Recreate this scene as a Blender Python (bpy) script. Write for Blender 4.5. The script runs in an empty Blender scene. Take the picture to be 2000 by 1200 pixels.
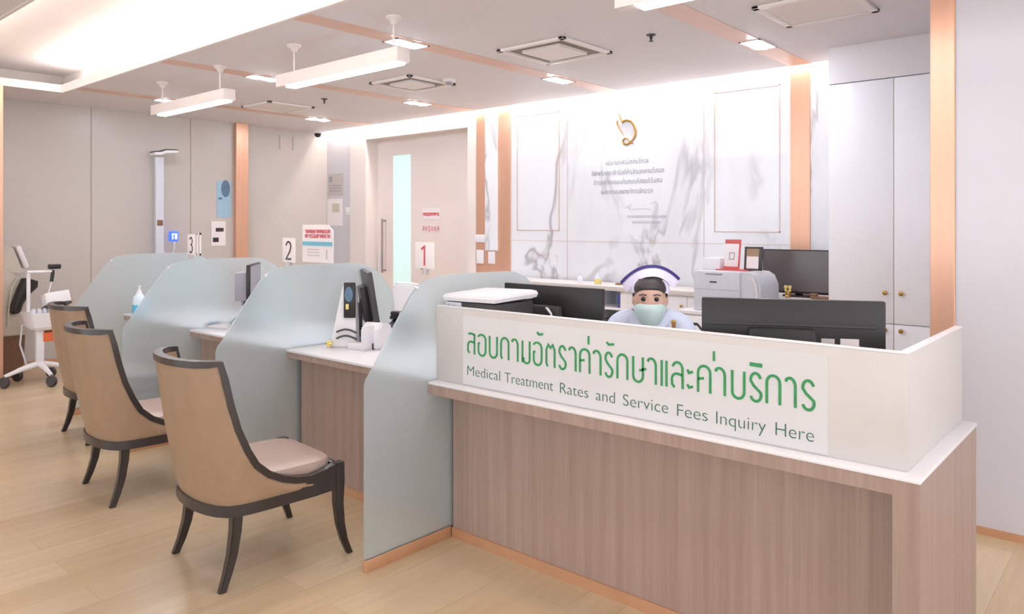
import bpy, bmesh, math, random
from mathutils import Vector, Matrix

random.seed(4)
SC = bpy.context.scene
COL = SC.collection
PI = math.pi

# ------------------------------------------------------------------ camera
YAW = 0.7194
cam_d = bpy.data.cameras.new('camera')
cam_d.sensor_width = 36.0
cam_d.lens = 1463.0 / 2000.0 * 36.0
cam_d.shift_y = -159.0 / 2000.0
cam_d.clip_start = 0.05
cam = bpy.data.objects.new('camera', cam_d)
cam.location = (0, 0, 1.6)
cam.rotation_euler = (PI / 2, 0, YAW)
COL.objects.link(cam)
SC.camera = cam

# ------------------------------------------------------------------ world, exposure
SC.view_settings.view_transform = 'Standard'
SC.view_settings.look = 'None'
SC.view_settings.exposure = 0.55
SC.view_settings.gamma = 1.0
SC.view_settings.use_curve_mapping = False
SC.cycles.use_denoising = True
SC.cycles.max_bounces = 10
SC.cycles.sample_clamp_indirect = 6.0

W = bpy.data.worlds.new('world')
SC.world = W
W.use_nodes = True
_bg = W.node_tree.nodes['Background']
_bg.inputs[0].default_value = (0.94, 0.965, 1.0, 1)
_bg.inputs[1].default_value = 1.7


def area_light(name, loc, rot, sx, sy, power, color):
    d = bpy.data.lights.new(name, 'AREA')
    d.shape = 'RECTANGLE'
    d.size, d.size_y = sx, sy
    d.energy = power
    d.color = color
    o = bpy.data.objects.new(name, d)
    o.location = loc
    o.rotation_euler = rot
    COL.objects.link(o)
    return o


# LED strips lying in the coves (above the marble wall, and around the raised ceiling tray)
area_light('cove_light_marble', (-5.8, 6.615, 3.13), (0, 0, 0), 7.4, 0.05, 46, (1.0, 0.90, 0.83))
area_light('cove_light_tray', (-3.0, 2.93, 3.10), (PI, 0, 0), 11.5, 0.05, 80, (1.0, 0.95, 0.92))
area_light('cove_light_tray', (-3.0, 1.42, 3.10), (PI, 0, 0), 11.5, 0.05, 80, (1.0, 0.95, 0.92))


# ------------------------------------------------------------------ materials
def lin(c):
    return c / 12.92 if c <= 0.04045 else ((c + 0.055) / 1.055) ** 2.4


def rgb(r, g, b):
    return (lin(r / 255), lin(g / 255), lin(b / 255), 1)


MATS = {}


def nodes_of(name):
    m = bpy.data.materials.new(name)
    m.use_nodes = True
    nt = m.node_tree
    return m, nt, nt.nodes, nt.links, nt.nodes['Principled BSDF']


def mat(name, c, rough=0.5, metal=0.0, var=0.04, scale=30.0, bump=0.0, coat=0.0, emit=None, stretch=None, spec=0.5):
    """Plain surface: a base colour gently varied by noise."""
    if name in MATS:
        return MATS[name]
    m, nt, N, L, B = nodes_of(name)
    tc = N.new('ShaderNodeTexCoord')
    mp = N.new('ShaderNodeMapping')
    if stretch:
        mp.inputs['Scale'].default_value = stretch
    nz = N.new('ShaderNodeTexNoise')
    nz.inputs['Scale'].default_value = scale
    nz.inputs['Detail'].default_value = 3
    cr = N.new('ShaderNodeValToRGB')
    a = rgb(*c)
    cr.color_ramp.elements[0].position = 0.3
    cr.color_ramp.elements[1].position = 0.7
    cr.color_ramp.elements[0].color = tuple(max(0, x * (1 - var)) for x in a[:3]) + (1,)
    cr.color_ramp.elements[1].color = tuple(min(1, x * (1 + var)) for x in a[:3]) + (1,)
    L.new(tc.outputs['Object'], mp.inputs['Vector'])
    L.new(mp.outputs[0], nz.inputs['Vector'])
    L.new(nz.outputs['Fac'], cr.inputs[0])
    L.new(cr.outputs[0], B.inputs['Base Color'])
    B.inputs['Roughness'].default_value = rough
    B.inputs['Metallic'].default_value = metal
    B.inputs['Specular IOR Level'].default_value = spec
    if coat:
        B.inputs['Coat Weight'].default_value = coat
        B.inputs['Coat Roughness'].default_value = 0.1
    if bump:
        bp = N.new('ShaderNodeBump')
        bp.inputs['Strength'].default_value = bump
        bp.inputs['Distance'].default_value = 0.002
        L.new(nz.outputs['Fac'], bp.inputs['Height'])
        L.new(bp.outputs[0], B.inputs['Normal'])
    if emit:
        B.inputs['Emission Color'].default_value = rgb(*emit[0])
        B.inputs['Emission Strength'].default_value = emit[1]
    MATS[name] = m
    return m


def mat_laminate(name, c1, c2, c3):
    """Vertical straight-grained wood laminate."""
    m, nt, N, L, B = nodes_of(name)
    tc = N.new('ShaderNodeTexCoord')
    mp = N.new('ShaderNodeMapping')
    mp.inputs['Scale'].default_value = (9, 9, 0.22)
    n1 = N.new('ShaderNodeTexNoise')
    n1.inputs['Scale'].default_value = 2.4
    n1.inputs['Detail'].default_value = 6
    n1.inputs['Roughness'].default_value = 0.7
    cr = N.new('ShaderNodeValToRGB')
    e = cr.color_ramp.elements
    e[0].position, e[0].color = 0.28, rgb(*c1)
    e[1].position, e[1].color = 0.72, rgb(*c3)
    k = e.new(0.5)
    k.color = rgb(*c2)
    mp2 = N.new('ShaderNodeMapping')
    mp2.inputs['Scale'].default_value = (60, 60, 0.6)
    n2 = N.new('ShaderNodeTexNoise')
    n2.inputs['Scale'].default_value = 3
    n2.inputs['Detail'].default_value = 2
    mx = N.new('ShaderNodeMixRGB')
    mx.blend_type = 'MULTIPLY'
    mx.inputs[0].default_value = 0.10
    L.new(tc.outputs['Object'], mp.inputs[0])
    L.new(mp.outputs[0], n1.inputs['Vector'])
    L.new(tc.outputs['Object'], mp2.inputs[0])
    L.new(mp2.outputs[0], n2.inputs['Vector'])
    L.new(n1.outputs['Fac'], cr.inputs[0])
    L.new(cr.outputs[0], mx.inputs[1])
    L.new(n2.outputs['Fac'], mx.inputs[2])
    L.new(mx.outputs[0], B.inputs['Base Color'])
    B.inputs['Roughness'].default_value = 0.42
    return m


def mat_floor():
    m, nt, N, L, B = nodes_of('floor_oak_planks')
    tc = N.new('ShaderNodeTexCoord')
    mp = N.new('ShaderNodeMapping')
    mp.inputs['Rotation'].default_value = (0, 0, PI / 2)
    br = N.new('ShaderNodeTexBrick')
    br.inputs['Scale'].default_value = 1.0
    br.inputs['Brick Width'].default_value = 1.25
    br.inputs['Row Height'].default_value = 0.19
    br.inputs['Mortar Size'].default_value = 0.0016
    br.inputs['Mortar Smooth'].default_value = 0.6
    br.inputs['Bias'].default_value = 0.0
    br.inputs['Color1'].default_value = rgb(216, 196, 166)
    br.inputs['Color2'].default_value = rgb(206, 183, 150)
    br.inputs['Mortar'].default_value = rgb(188, 160, 124)
    mp2 = N.new('ShaderNodeMapping')
    mp2.inputs['Scale'].default_value = (14, 0.9, 1)
    nz = N.new('ShaderNodeTexNoise')
    nz.inputs['Scale'].default_value = 1.6
    nz.inputs['Detail'].default_value = 7
    nz.inputs['Roughness'].default_value = 0.65
    nz.inputs['Distortion'].default_value = 0.6
    cr = N.new('ShaderNodeValToRGB')
    cr.color_ramp.elements[0].position = 0.3
    cr.color_ramp.elements[0].color = (0.80, 0.77, 0.72, 1)
    cr.color_ramp.elements[1].position = 0.7
    cr.color_ramp.elements[1].color = (1, 1, 1, 1)
    mx = N.new('ShaderNodeMixRGB')
    mx.blend_type = 'MULTIPLY'
    mx.inputs[0].default_value = 0.75
    L.new(tc.outputs['Object'], mp.inputs[0])
    L.new(mp.outputs[0], br.inputs['Vector'])
    L.new(tc.outputs['Object'], mp2.inputs[0])
    L.new(mp2.outputs[0], nz.inputs['Vector'])
    L.new(nz.outputs['Fac'], cr.inputs[0])
    L.new(br.outputs['Color'], mx.inputs[1])
    L.new(cr.outputs[0], mx.inputs[2])
    L.new(mx.outputs[0], B.inputs['Base Color'])
    B.inputs['Roughness'].default_value = 0.3
    return m


def mat_marble():
    m, nt, N, L, B = nodes_of('white_marble')
    tc = N.new('ShaderNodeTexCoord')
    mp = N.new('ShaderNodeMapping')
    mp.inputs['Rotation'].default_value = (0, math.radians(-38), 0)
    mp.inputs['Scale'].default_value = (1.0, 1.0, 0.42)
    n0 = N.new('ShaderNodeTexNoise')
    n0.inputs['Scale'].default_value = 1.25
    n0.inputs['Detail'].default_value = 4.5
    n0.inputs['Roughness'].default_value = 0.54
    n0.inputs['Distortion'].default_value = 0.7
    sub = N.new('ShaderNodeMath')
    sub.operation = 'SUBTRACT'
    sub.inputs[1].default_value = 0.5
    ab = N.new('ShaderNodeMath')
    ab.operation = 'ABSOLUTE'
    vein = N.new('ShaderNodeValToRGB')
    vein.color_ramp.elements[0].position = 0.0
    vein.color_ramp.elements[0].color = (1, 1, 1, 1)
    vein.color_ramp.elements[1].position = 0.032
    vein.color_ramp.elements[1].color = (0, 0, 0, 1)
    n1 = N.new('ShaderNodeTexNoise')
    n1.inputs['Scale'].default_value = 1.3
    n1.inputs['Detail'].default_value = 3
    msk = N.new('ShaderNodeValToRGB')
    msk.color_ramp.elements[0].position = 0.40
    msk.color_ramp.elements[1].position = 0.60
    mul = N.new('ShaderNodeMath')
    mul.operation = 'MULTIPLY'
    cloud = N.new('ShaderNodeValToRGB')
    cloud.color_ramp.elements[0].position = 0.35
    cloud.color_ramp.elements[0].color = rgb(222, 224, 230)
    cloud.color_ramp.elements[1].position = 0.6
    cloud.color_ramp.elements[1].color = rgb(234, 237, 244)
    mx = N.new('ShaderNodeMixRGB')
    mx.inputs[2].default_value = rgb(176, 174, 178)
    L.new(tc.outputs['Object'], mp.inputs[0])
    L.new(mp.outputs[0], n0.inputs['Vector'])
    L.new(mp.outputs[0], n1.inputs['Vector'])
    L.new(n0.outputs['Fac'], sub.inputs[0])
    L.new(sub.outputs[0], ab.inputs[0])
    L.new(ab.outputs[0], vein.inputs[0])
    L.new(n1.outputs['Fac'], msk.inputs[0])
    L.new(vein.outputs[0], mul.inputs[0])
    L.new(msk.outputs[0], mul.inputs[1])
    L.new(n0.outputs['Fac'], cloud.inputs[0])
    L.new(cloud.outputs[0], mx.inputs[1])
    L.new(mul.outputs[0], mx.inputs[0])
    L.new(mx.outputs[0], B.inputs['Base Color'])
    B.inputs['Roughness'].default_value = 0.12
    return m


def mat_frosted():
    """Blue-green frosted glass: rough refraction mixed with a milky scattering coat."""
    m, nt, N, L, B = nodes_of('frosted_glass')
    out = [n for n in N if n.type == 'OUTPUT_MATERIAL'][0]
    N.remove(B)
    tc = N.new('ShaderNodeTexCoord')
    nz = N.new('ShaderNodeTexNoise')
    nz.inputs['Scale'].default_value = 2.0
    cr = N.new('ShaderNodeValToRGB')
    cr.color_ramp.elements[0].color = rgb(243, 249, 250)
    cr.color_ramp.elements[1].color = rgb(246, 251, 252)
    L.new(tc.outputs['Object'], nz.inputs['Vector'])
    L.new(nz.outputs['Fac'], cr.inputs[0])
    g = N.new('ShaderNodeBsdfGlass')
    g.inputs['Roughness'].default_value = 0.5
    g.inputs['IOR'].default_value = 1.08
    L.new(cr.outputs[0], g.inputs['Color'])
    d = N.new('ShaderNodeBsdfDiffuse')
    d.inputs['Color'].default_value = rgb(226, 238, 245)
    t = N.new('ShaderNodeBsdfTranslucent')
    t.inputs['Color'].default_value = rgb(228, 240, 246)
    m1 = N.new('ShaderNodeMixShader')
    m1.inputs[0].default_value = 0.5
    L.new(d.outputs[0], m1.inputs[1])
    L.new(t.outputs[0], m1.inputs[2])
    m2 = N.new('ShaderNodeMixShader')
    m2.inputs[0].default_value = 0.32
    L.new(g.outputs[0], m2.inputs[1])
    L.new(m1.outputs[0], m2.inputs[2])
    L.new(m2.outputs[0], out.inputs['Surface'])
    return m


def mat_clear(name, c, rough=0.05):
    m, nt, N, L, B = nodes_of(name)
    tc = N.new('ShaderNodeTexCoord')
    nz = N.new('ShaderNodeTexNoise')
    cr = N.new('ShaderNodeValToRGB')
    a = rgb(*c)
    cr.color_ramp.elements[0].color = a
    cr.color_ramp.elements[1].color = tuple(min(1, x * 1.02) for x in a[:3]) + (1,)
    L.new(tc.outputs['Object'], nz.inputs['Vector'])
    L.new(nz.outputs['Fac'], cr.inputs[0])
    L.new(cr.outputs[0], B.inputs['Base Color'])
    B.inputs['Transmission Weight'].default_value = 0.9
    B.inputs['Roughness'].default_value = rough
    B.inputs['IOR'].default_value = 1.1
    return m


M_FLOOR = mat_floor()
M_MARBLE = mat_marble()
M_FROST = mat_frosted()
M_LAM = mat_laminate('ash_laminate', (156, 132, 122), (168, 145, 134), (180, 158, 147))
M_CEIL = mat('ceiling_paint', (227, 222, 225), 0.6, var=0.01, scale=3)
M_TRAY = mat('tray_paint', (240, 234, 230), 0.6, var=0.01, scale=3)
M_WALL_L = mat('beige_wall_panel', (196, 189, 184), 0.33, var=0.012, scale=2)
M_WALL_D = mat('cream_wall_paint', (232, 222, 218), 0.45, var=0.012, scale=2)
M_WALL_R = mat('pale_grey_wall_panel', (205, 203, 210), 0.3, var=0.01, scale=2)
M_CAB = mat('white_cabinet_laminate', (244, 244, 250), 0.35, var=0.01, scale=2)
M_COPPER = mat('rose_copper', (222, 176, 150), 0.34, metal=0.55, var=0.03, scale=2, stretch=(14, 14, 0.4))
M_COPPER_SKIRT = mat('copper_skirting', (206, 160, 126), 0.36, metal=0.35, var=0.05, scale=6)
M_STRIPE = mat('ceiling_copper_stripe', (222, 186, 170), 0.4, metal=0.25, var=0.03, scale=4)
M_INLAY = mat('rose_inlay', (206, 186, 178), 0.4, metal=0.3, var=0.03)
M_SEAM = mat('panel_seam_shadow', (150, 140, 132), 0.7, var=0.02)
M_WHITE = mat('white_solid_surface', (234, 232, 236), 0.28, var=0.015, scale=12)
M_CREAM = mat('cream_laminate', (208, 203, 201), 0.4, var=0.02, scale=6)
M_SIGN = mat('white_acrylic_sign', (216, 215, 218), 0.3, var=0.01, scale=4)
M_GREEN = mat('green_lettering', (48, 146, 84), 0.4, var=0.12, scale=40)
M_GREEN_D = mat('dark_green_lettering', (52, 104, 84), 0.4, var=0.12, scale=40)
M_TAN = mat('tan_leather', (158, 130, 105), 0.42, var=0.05, scale=14, bump=0.15)
M_SEAT = mat('taupe_leather', (178, 156, 146), 0.34, var=0.04, scale=14, bump=0.1)
M_WOOD_D = mat('dark_espresso_wood', (50, 41, 40), 0.32, var=0.18, scale=9, stretch=(3, 3, 0.6), coat=0.3)
M_BLACK = mat('black_plastic', (36, 33, 34), 0.38, var=0.08, scale=30)
M_DARK = mat('charcoal_plastic', (64, 60, 62), 0.4, var=0.06, scale=30)
M_SCREEN = mat('grey_screen', (100, 94, 96), 0.22, var=0.04, scale=4)
M_SCREEN_B = mat('dark_screen', (52, 50, 56), 0.12, var=0.04, scale=4)
M_GREY = mat('grey_plastic', (150, 148, 158), 0.45, var=0.04)
M_LGREY = mat('light_grey_plastic', (205, 208, 218), 0.42, var=0.03)
M_PWHITE = mat('white_plastic', (232, 230, 234), 0.4, var=0.02)
M_BEIGE = mat('beige_plastic', (200, 194, 182), 0.45, var=0.03)
M_GOLD = mat('brass', (190, 150, 86), 0.3, metal=0.85, var=0.06)
M_STEEL = mat('brushed_steel', (150, 142, 138), 0.3, metal=0.9, var=0.05)
M_YELLOW = mat('yellow_label', (236, 214, 130), 0.5, var=0.05)
M_RED = mat('red_ink', (206, 70, 84), 0.5, var=0.06)
M_REDSTAND = mat('red_card_stand', (204, 92, 92), 0.5, var=0.06)
M_INK = mat('black_ink', (58, 50, 54), 0.5, var=0.1)
M_INK_G = mat('grey_engraved_ink', (132, 130, 140), 0.5, var=0.06)
M_INK_P = mat('pale_engraved_ink', (182, 184, 200), 0.5, var=0.04)
M_PAPER = mat('white_paper', (236, 230, 232), 0.6, var=0.015)
M_PAPER_G = mat('grey_paper', (192, 184, 182), 0.6, var=0.05)
M_BLUE = mat('light_blue_poster', (158, 192, 214), 0.5, var=0.05)
M_BLUE_D = mat('slate_blue_ink', (92, 120, 146), 0.5, var=0.2, scale=60)
M_BAND = mat('blue_band_ink', (118, 184, 208), 0.5, var=0.04)
M_BINDER = mat('blue_binder', (74, 84, 168), 0.5, var=0.06)
M_BROWN = mat('brown_card', (128, 96, 74), 0.6, var=0.1)
M_ORANGE = mat('orange_plastic', (226, 110, 60), 0.4, var=0.05)
M_LAMP = mat('lamp_diffuser', (255, 255, 255), 0.5, var=0.0, emit=((238, 244, 255), 75.0))
M_TUBE = mat('tube_diffuser', (255, 255, 255), 0.5, var=0.0, emit=((242, 246, 255), 22.0))
M_FIXTURE = mat('white_fixture_metal', (238, 230, 228), 0.45, var=0.01)
M_DOOR = mat('door_laminate', (232, 220, 216), 0.42, var=0.012, scale=3)
M_DGLASS = mat('frosted_door_glass', (205, 232, 232), 0.25, var=0.02, scale=3, emit=((210, 245, 242), 0.25))  # faint emission added so the pane looks backlit; no lamp behind it
M_BLUELED = mat('blue_led_display', (60, 90, 220), 0.3, emit=((50, 90, 240), 1.2))
M_WLED = mat('white_led_digits', (220, 235, 255), 0.3, emit=((220, 235, 255), 2.0))
M_SKIN = mat('skin', (214, 176, 158), 0.5, var=0.03, scale=20)
M_HAIR = mat('black_hair', (58, 54, 56), 0.42, var=0.2, scale=60, stretch=(1, 1, 0.2))
M_MASK = mat('pale_mint_mask', (196, 222, 222), 0.7, var=0.02)
M_UNIFORM = mat('pale_blue_uniform', (206, 216, 240), 0.7, var=0.02, scale=20, bump=0.1)
M_CAP = mat('white_cap_cloth', (226, 222, 246), 0.7, var=0.015)
M_NAVY = mat('navy_band_cloth', (58, 48, 120), 0.7, var=0.05)
M_LIQ = mat('blue_sanitiser', (92, 190, 224), 0.15, var=0.02)
M_BOTTLE = mat('clear_bottle_plastic', (214, 228, 240), 0.2, var=0.02)
M_ACRYL = mat_clear('clear_acrylic', (240, 238, 240), 0.08)
M_FABRIC = mat('grey_mesh_fabric', (150, 142, 142), 0.8, var=0.08, scale=80)
M_EYE = mat('eye_dark', (40, 30, 28), 0.2)


# ------------------------------------------------------------------ mesh helpers
def NB():
    return bmesh.new()


def box(bm, x0, x1, y0, y1, z0, z1, bev=0.0, M=None):
    x0, x1 = min(x0, x1), max(x0, x1)
    y0, y1 = min(y0, y1), max(y0, y1)
    z0, z1 = min(z0, z1), max(z0, z1)
    r = bmesh.ops.create_cube(bm, size=1.0)
    vs = r['verts']
    for v in vs:
        v.co = Vector((x0 + (v.co.x + .5) * (x1 - x0), y0 + (v.co.y + .5) * (y1 - y0), z0 + (v.co.z + .5) * (z1 - z0)))
    if bev > 0:
        es = list({e for v in vs for e in v.link_edges})
        r2 = bmesh.ops.bevel(bm, geom=es, offset=min(bev, .45 * min(x1 - x0, y1 - y0, z1 - z0)), segments=2, affect='EDGES', profile=0.5)
        vs = list({v for f in r2['faces'] for v in f.verts} | {v for v in vs if v.is_valid})
    if M is not None:
        for v in vs:
            v.co = M @ v.co
    return vs


def ring_frames(pts):
    """Parallel-transport frames along a polyline."""
    P = [Vector(p) for p in pts]
    T = []
    for i in range(len(P)):
        a = P[max(i - 1, 0)]
        b = P[min(i + 1, len(P) - 1)]
        t = (b - a)
        T.append(t.normalized() if t.length > 1e-9 else Vector((0, 0, 1)))
    up = Vector((0, 0, 1)) if abs(T[0].z) < .9 else Vector((1, 0, 0))
    n = (up - T[0] * up.dot(T[0])).normalized()
    out = []
    for i, t in enumerate(T):
        n = (n - t * n.dot(t))
        n = n.normalized() if n.length > 1e-6 else t.orthogonal().normalized()
        out.append((P[i], n, t.cross(n)))
    return out


def tube(bm, pts, r, seg=10, caps=True):
    """Round tube; r a number or a list of radii."""
    fr = ring_frames(pts)
    rings = []
    for i, (p, n, b) in enumerate(fr):
        rr = r[i] if isinstance(r, (list, tuple)) else r
        rings.append([bm.verts.new(p + n * (rr * math.cos(2 * PI * k / seg)) + b * (rr * math.sin(2 * PI * k / seg))) for k in range(seg)])
    for a, c in zip(rings, rings[1:]):
        for k in range(seg):
            bm.faces.new((a[k], a[(k + 1) % seg], c[(k + 1) % seg], c[k]))
    if caps:
        bm.faces.new(rings[0][::-1])
        bm.faces.new(rings[-1])


def loft(bm, rings, caps=True, closed=True):
    """Skin a list of equal-length point rings."""
    R = [[bm.verts.new(Vector(p)) for p in ring] for ring in rings]
    n = len(R[0])
    for a, c in zip(R, R[1:]):
        for k in range(n if closed else n - 1):
            bm.faces.new((a[k], a[(k + 1) % n], c[(k + 1) % n], c[k]))
    if caps and closed:
        bm.faces.new(R[0][::-1])
        bm.faces.new(R[-1])
    return R


def lathe(bm, prof, cx, cy, seg=24, cz=0.0, M=None):
    rings = []
    for (r, z) in prof:
        rings.append([Vector((cx + max(r, 1e-4) * math.cos(2 * PI * k / seg), cy + max(r, 1e-4) * math.sin(2 * PI * k / seg), cz + z)) for k in range(seg)])
    if M is not None:
        rings = [[M @ p for p in r] for r in rings]
    loft(bm, rings)


def prism(bm, pts, axis, a, b):
    """Extrude a 2-D outline along an axis ('x': pts are (y,z); 'y': (x,z); 'z': (x,y))."""
    def to3(p, t):
        return {'x': (t, p[0], p[1]), 'y': (p[0], t, p[1]), 'z': (p[0], p[1], t)}[axis]
    A = [bm.verts.new(to3(p, a)) for p in pts]
    B_ = [bm.verts.new(to3(p, b)) for p in pts]
    n = len(pts)
    f1 = bm.faces.new(A)
    f2 = bm.faces.new(B_[::-1])
    for k in range(n):
        bm.faces.new((A[k], B_[k], B_[(k + 1) % n], A[(k + 1) % n]))
    return f1, f2


def stroke(bm, pts, w, y, th=0.002):
    """A pen stroke lying on a wall that faces -Y: pts are (x,z)."""
    P = [Vector((p[0], p[1])) for p in pts]
    n = len(P)
    Lp, Rp = [], []
    for i in range(n):
        ds = []
        if i > 0:
            ds.append((P[i] - P[i - 1]).normalized())
        if i < n - 1:
            ds.append((P[i + 1] - P[i]).normalized())
        t = sum(ds, Vector((0, 0)))
        t = t.normalized() if t.length > 1e-6 else ds[0]
        nn = Vector((-t.y, t.x))
        k = 1.0
        if len(ds) == 2:
            k = min(1.6, 1 / max(0.3, abs(nn.dot(Vector((-ds[0].y, ds[0].x))))))
        Lp.append(P[i] + nn * w / 2 * k)
        Rp.append(P[i] - nn * w / 2 * k)
    rings = []
    for a, b in zip(Lp, Rp):
        rings.append([(a.x, y, a.y), (b.x, y, b.y), (b.x, y - th, b.y), (a.x, y - th, a.y)])
    loft(bm, rings)


def arc(cx, cy, rx, ry, a0, a1, n=8):
    return [(cx + rx * math.cos(math.radians(a0 + (a1 - a0) * i / n)), cy + ry * math.sin(math.radians(a0 + (a1 - a0) * i / n))) for i in range(n + 1)]


ROOTM = {}


def link(name, bm, m, smooth):
    me = bpy.data.meshes.new(name)
    bmesh.ops.recalc_face_normals(bm, faces=bm.faces[:])
    bm.to_mesh(me)
    bm.free()
    if smooth:
        for p in me.polygons:
            p.use_smooth = True
        try:
            me.set_sharp_from_angle(angle=math.radians(40))
        except Exception:
            pass
    me.materials.append(m)
    o = bpy.data.objects.new(name, me)
    COL.objects.link(o)
    return o


def obj(name, bm, m, parent=None, local=False, smooth=True, label=None):
    """Link a bmesh as one object. World coordinates are brought into the parent's frame unless local."""
    M = ROOTM.get(parent.name) if parent is not None else None
    if parent is not None and not local and M is not None:
        bm.transform(M.inverted())
    o = link(name, bm, m, smooth)
    if parent is not None:
        o.parent = parent
        if M is not None:
            ROOTM[o.name] = M
    if label:
        o['label'] = label
    return o


def thing(name, label, cat, loc=(0, 0, 0), rz=0.0, group=None):
    o = bpy.data.objects.new(name, None)
    o.empty_display_size = 0.1
    o.location = loc
    o.rotation_euler = (0, 0, rz)
    COL.objects.link(o)
    ROOTM[o.name] = Matrix.Translation(loc) @ Matrix.Rotation(rz, 4, 'Z')
    o['label'] = label
    o['category'] = cat
    if group:
        o['group'] = group
    return o


def tag(o, label, cat, group=None):
    o['label'] = label
    o['category'] = cat
    if group:
        o['group'] = group
    return o


def struct(name, bm, m, parent=None, smooth=False):
    o = obj(name, bm, m, parent, smooth=smooth)
    if parent is None:
        o['kind'] = 'structure'
    return o


def sroot(name, loc=(0, 0, 0)):
    o = bpy.data.objects.new(name, None)
    o.empty_display_size = 0.1
    o.location = loc
    COL.objects.link(o)
    ROOTM[o.name] = Matrix.Translation(loc)
    o['kind'] = 'structure'
    return o


def copy_tree(o, parent=None):
    c = o.copy()
    COL.objects.link(c)
    if parent is not None:
        c.parent = parent
    for ch in [x for x in SC.objects if x.parent == o]:
        copy_tree(ch, c)
    return c


def bx(x0, x1, y0, y1, z0, z1, bev=0.0):
    bm = NB()
    box(bm, x0, x1, y0, y1, z0, z1, bev)
    return bm


CZ = 3.0      # ceiling height
YW = 6.70     # face of the marble wall
XL = -9.60    # face of the far left wall

# ================================================================== THE SETTING
struct('floor', bx(-9.7, 4.0, -5.0, 7.2, -0.06, 0.0), M_FLOOR)

bm = NB()
box(bm, -9.7, 4.0, 2.82, 6.54, CZ, CZ + .08)
box(bm, -9.7, 4.0, -5.0, 1.53, CZ, CZ + .08)
box(bm, -9.7, -8.75, 1.53, 2.82, CZ, CZ + .08)
struct('ceiling', bm, M_CEIL)

bm = NB()   # raised tray above the opening in the ceiling
box(bm, -9.7, 4.0, 1.15, 3.10, 3.32, 3.38)
box(bm, -9.7, 4.0, 1.10, 1.15, CZ + .08, 3.38)
box(bm, -9.7, 4.0, 3.10, 3.15, CZ + .08, 3.38)
struct('trim_1', bm, M_TRAY)
struct('trim_2', bx(-9.25, 4.0, 2.805, 2.835, CZ - .004, CZ + .085, .004), M_FIXTURE)
struct('trim_3', bx(-8.75, 4.0, 1.515, 1.545, CZ - .004, CZ + .085, .004), M_FIXTURE)

# far left wall
bm = NB()
box(bm, XL - .12, XL, -5.0, 6.9, 0, 3.4)
struct('wall_left', bm, M_WALL_L)
bm = NB()
for y in (0.9, 3.39, 4.59):
    box(bm, XL - .001, XL + .002, y - .004, y + .004, .1, CZ)
struct('trim_4', bm, M_SEAM)
struct('trim_5', bx(XL, XL + .07, 5.19, 5.37, 0, CZ, .004), M_COPPER)
struct('baseboard_left', bx(XL, XL + .012, -5.0, 5.19, 0, .08), M_COPPER_SKIRT)
# copper post in front of the left wall
struct('trim_6', bx(-9.0, -8.72, 1.9, 2.272, 0, CZ, .004), M_COPPER)

# back wall: corner pier, door surround, copper and marble
bm = NB()
box(bm, XL, -8.99, YW, YW + .3, 0, 3.4)
struct('wall_corner', bm, M_WALL_R)
bm = NB()
box(bm, -8.99, -8.62, YW - .03, YW + .3, 0, 3.4)
box(bm, -6.58, -6.44, YW - .03, YW + .3, 0, 3.4)
box(bm, -8.62, -6.58, YW - .03, YW + .3, 2.83, 3.4)
struct('wall_door_surround', bm, M_WALL_D)
struct('wall_back', bx(-6.44, 0.0, YW, YW + .3, 0, 3.4), M_MARBLE)
bm = NB()
box(bm, XL, -2.0, 6.52, 6.58, CZ + .08, 3.4)
box(bm, XL, -2.0, 6.52, 7.0, 3.4, 3.45)
struct('trim_7', bm, M_TRAY)
struct('trim_8', bx(-6.44, -5.885, YW - .02, YW, 0, 3.2), M_COPPER)
struct('trim_9', bx(-6.27, -6.075, YW - .045, YW - .02, 1.297, 3.2, .003), M_MARBLE)
struct('trim_10', bx(-2.543, -2.371, YW - .02, YW, 0, 3.2), M_COPPER)
# seams and rose-gold inlaid frames of the marble
bm = NB()
for x in (-5.048, -3.391):
    box(bm, x - .003, x + .003, YW - .002, YW, .9, 3.2)
box(bm, -5.885, -2.543, YW - .002, YW, 1.425, 1.429)
struct('trim_11', bm, M_INLAY)
for i, (x0, x1, z0, z1) in enumerate(((-5.789, -5.156, 1.542, 2.895), (-3.284, -2.641, 1.537, 2.882))):
    bm = NB()
    t = .010
    box(bm, x0, x1, YW - .004, YW, z0, z0 + t)
    box(bm, x0, x1, YW - .004, YW, z1 - t, z1)
    box(bm, x0, x0 + t, YW - .004, YW, z0, z1)
    box(bm, x1 - t, x1, YW - .004, YW, z0, z1)
    struct('trim_%d' % (12 + i), bm, M_INLAY)

# sliding door
dr = sroot('door_1', (-7.6, 6.9, 0))
struct('leaf', bx(-8.62, -6.58, 6.89, 6.93, 0, 2.83), M_DOOR, dr)
struct('glass_strip', bx(-8.27, -7.90, 6.882, 6.892, .25, 2.59), M_DGLASS, dr)
bm = NB()
tube(bm, [(-8.44, 6.82, .93), (-8.44, 6.82, 1.70)], .014)
tube(bm, [(-8.44, 6.82, .96), (-8.44, 6.89, .96)], .010)
tube(bm, [(-8.44, 6.82, 1.67), (-8.44, 6.89, 1.67)], .010)
struct('handle', bm, M_STEEL, dr, smooth=True)
bm = NB()
box(bm, -8.60, -8.57, 6.872, 6.892, .92, 1.18, .006)
struct('lock_plate', bm, M_PWHITE, dr)

# right-hand wall with its copper edge
struct('wall_right', bx(-.955, 4.0, 4.535, 7.0, 0, 3.4), M_WALL_R)
struct('trim_14', bx(-.965, -.848, 4.517, 4.56, 0, CZ, .003), M_COPPER)
struct('baseboard_right', bx(-.848, 4.0, 4.52, 4.535, 0, .038), M_COPPER_SKIRT)
# soffit over the cabinets
struct('trim_15', bx(-2.02, -.955, 6.10, 6.70, 2.715, 3.0), M_CEIL)

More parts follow.
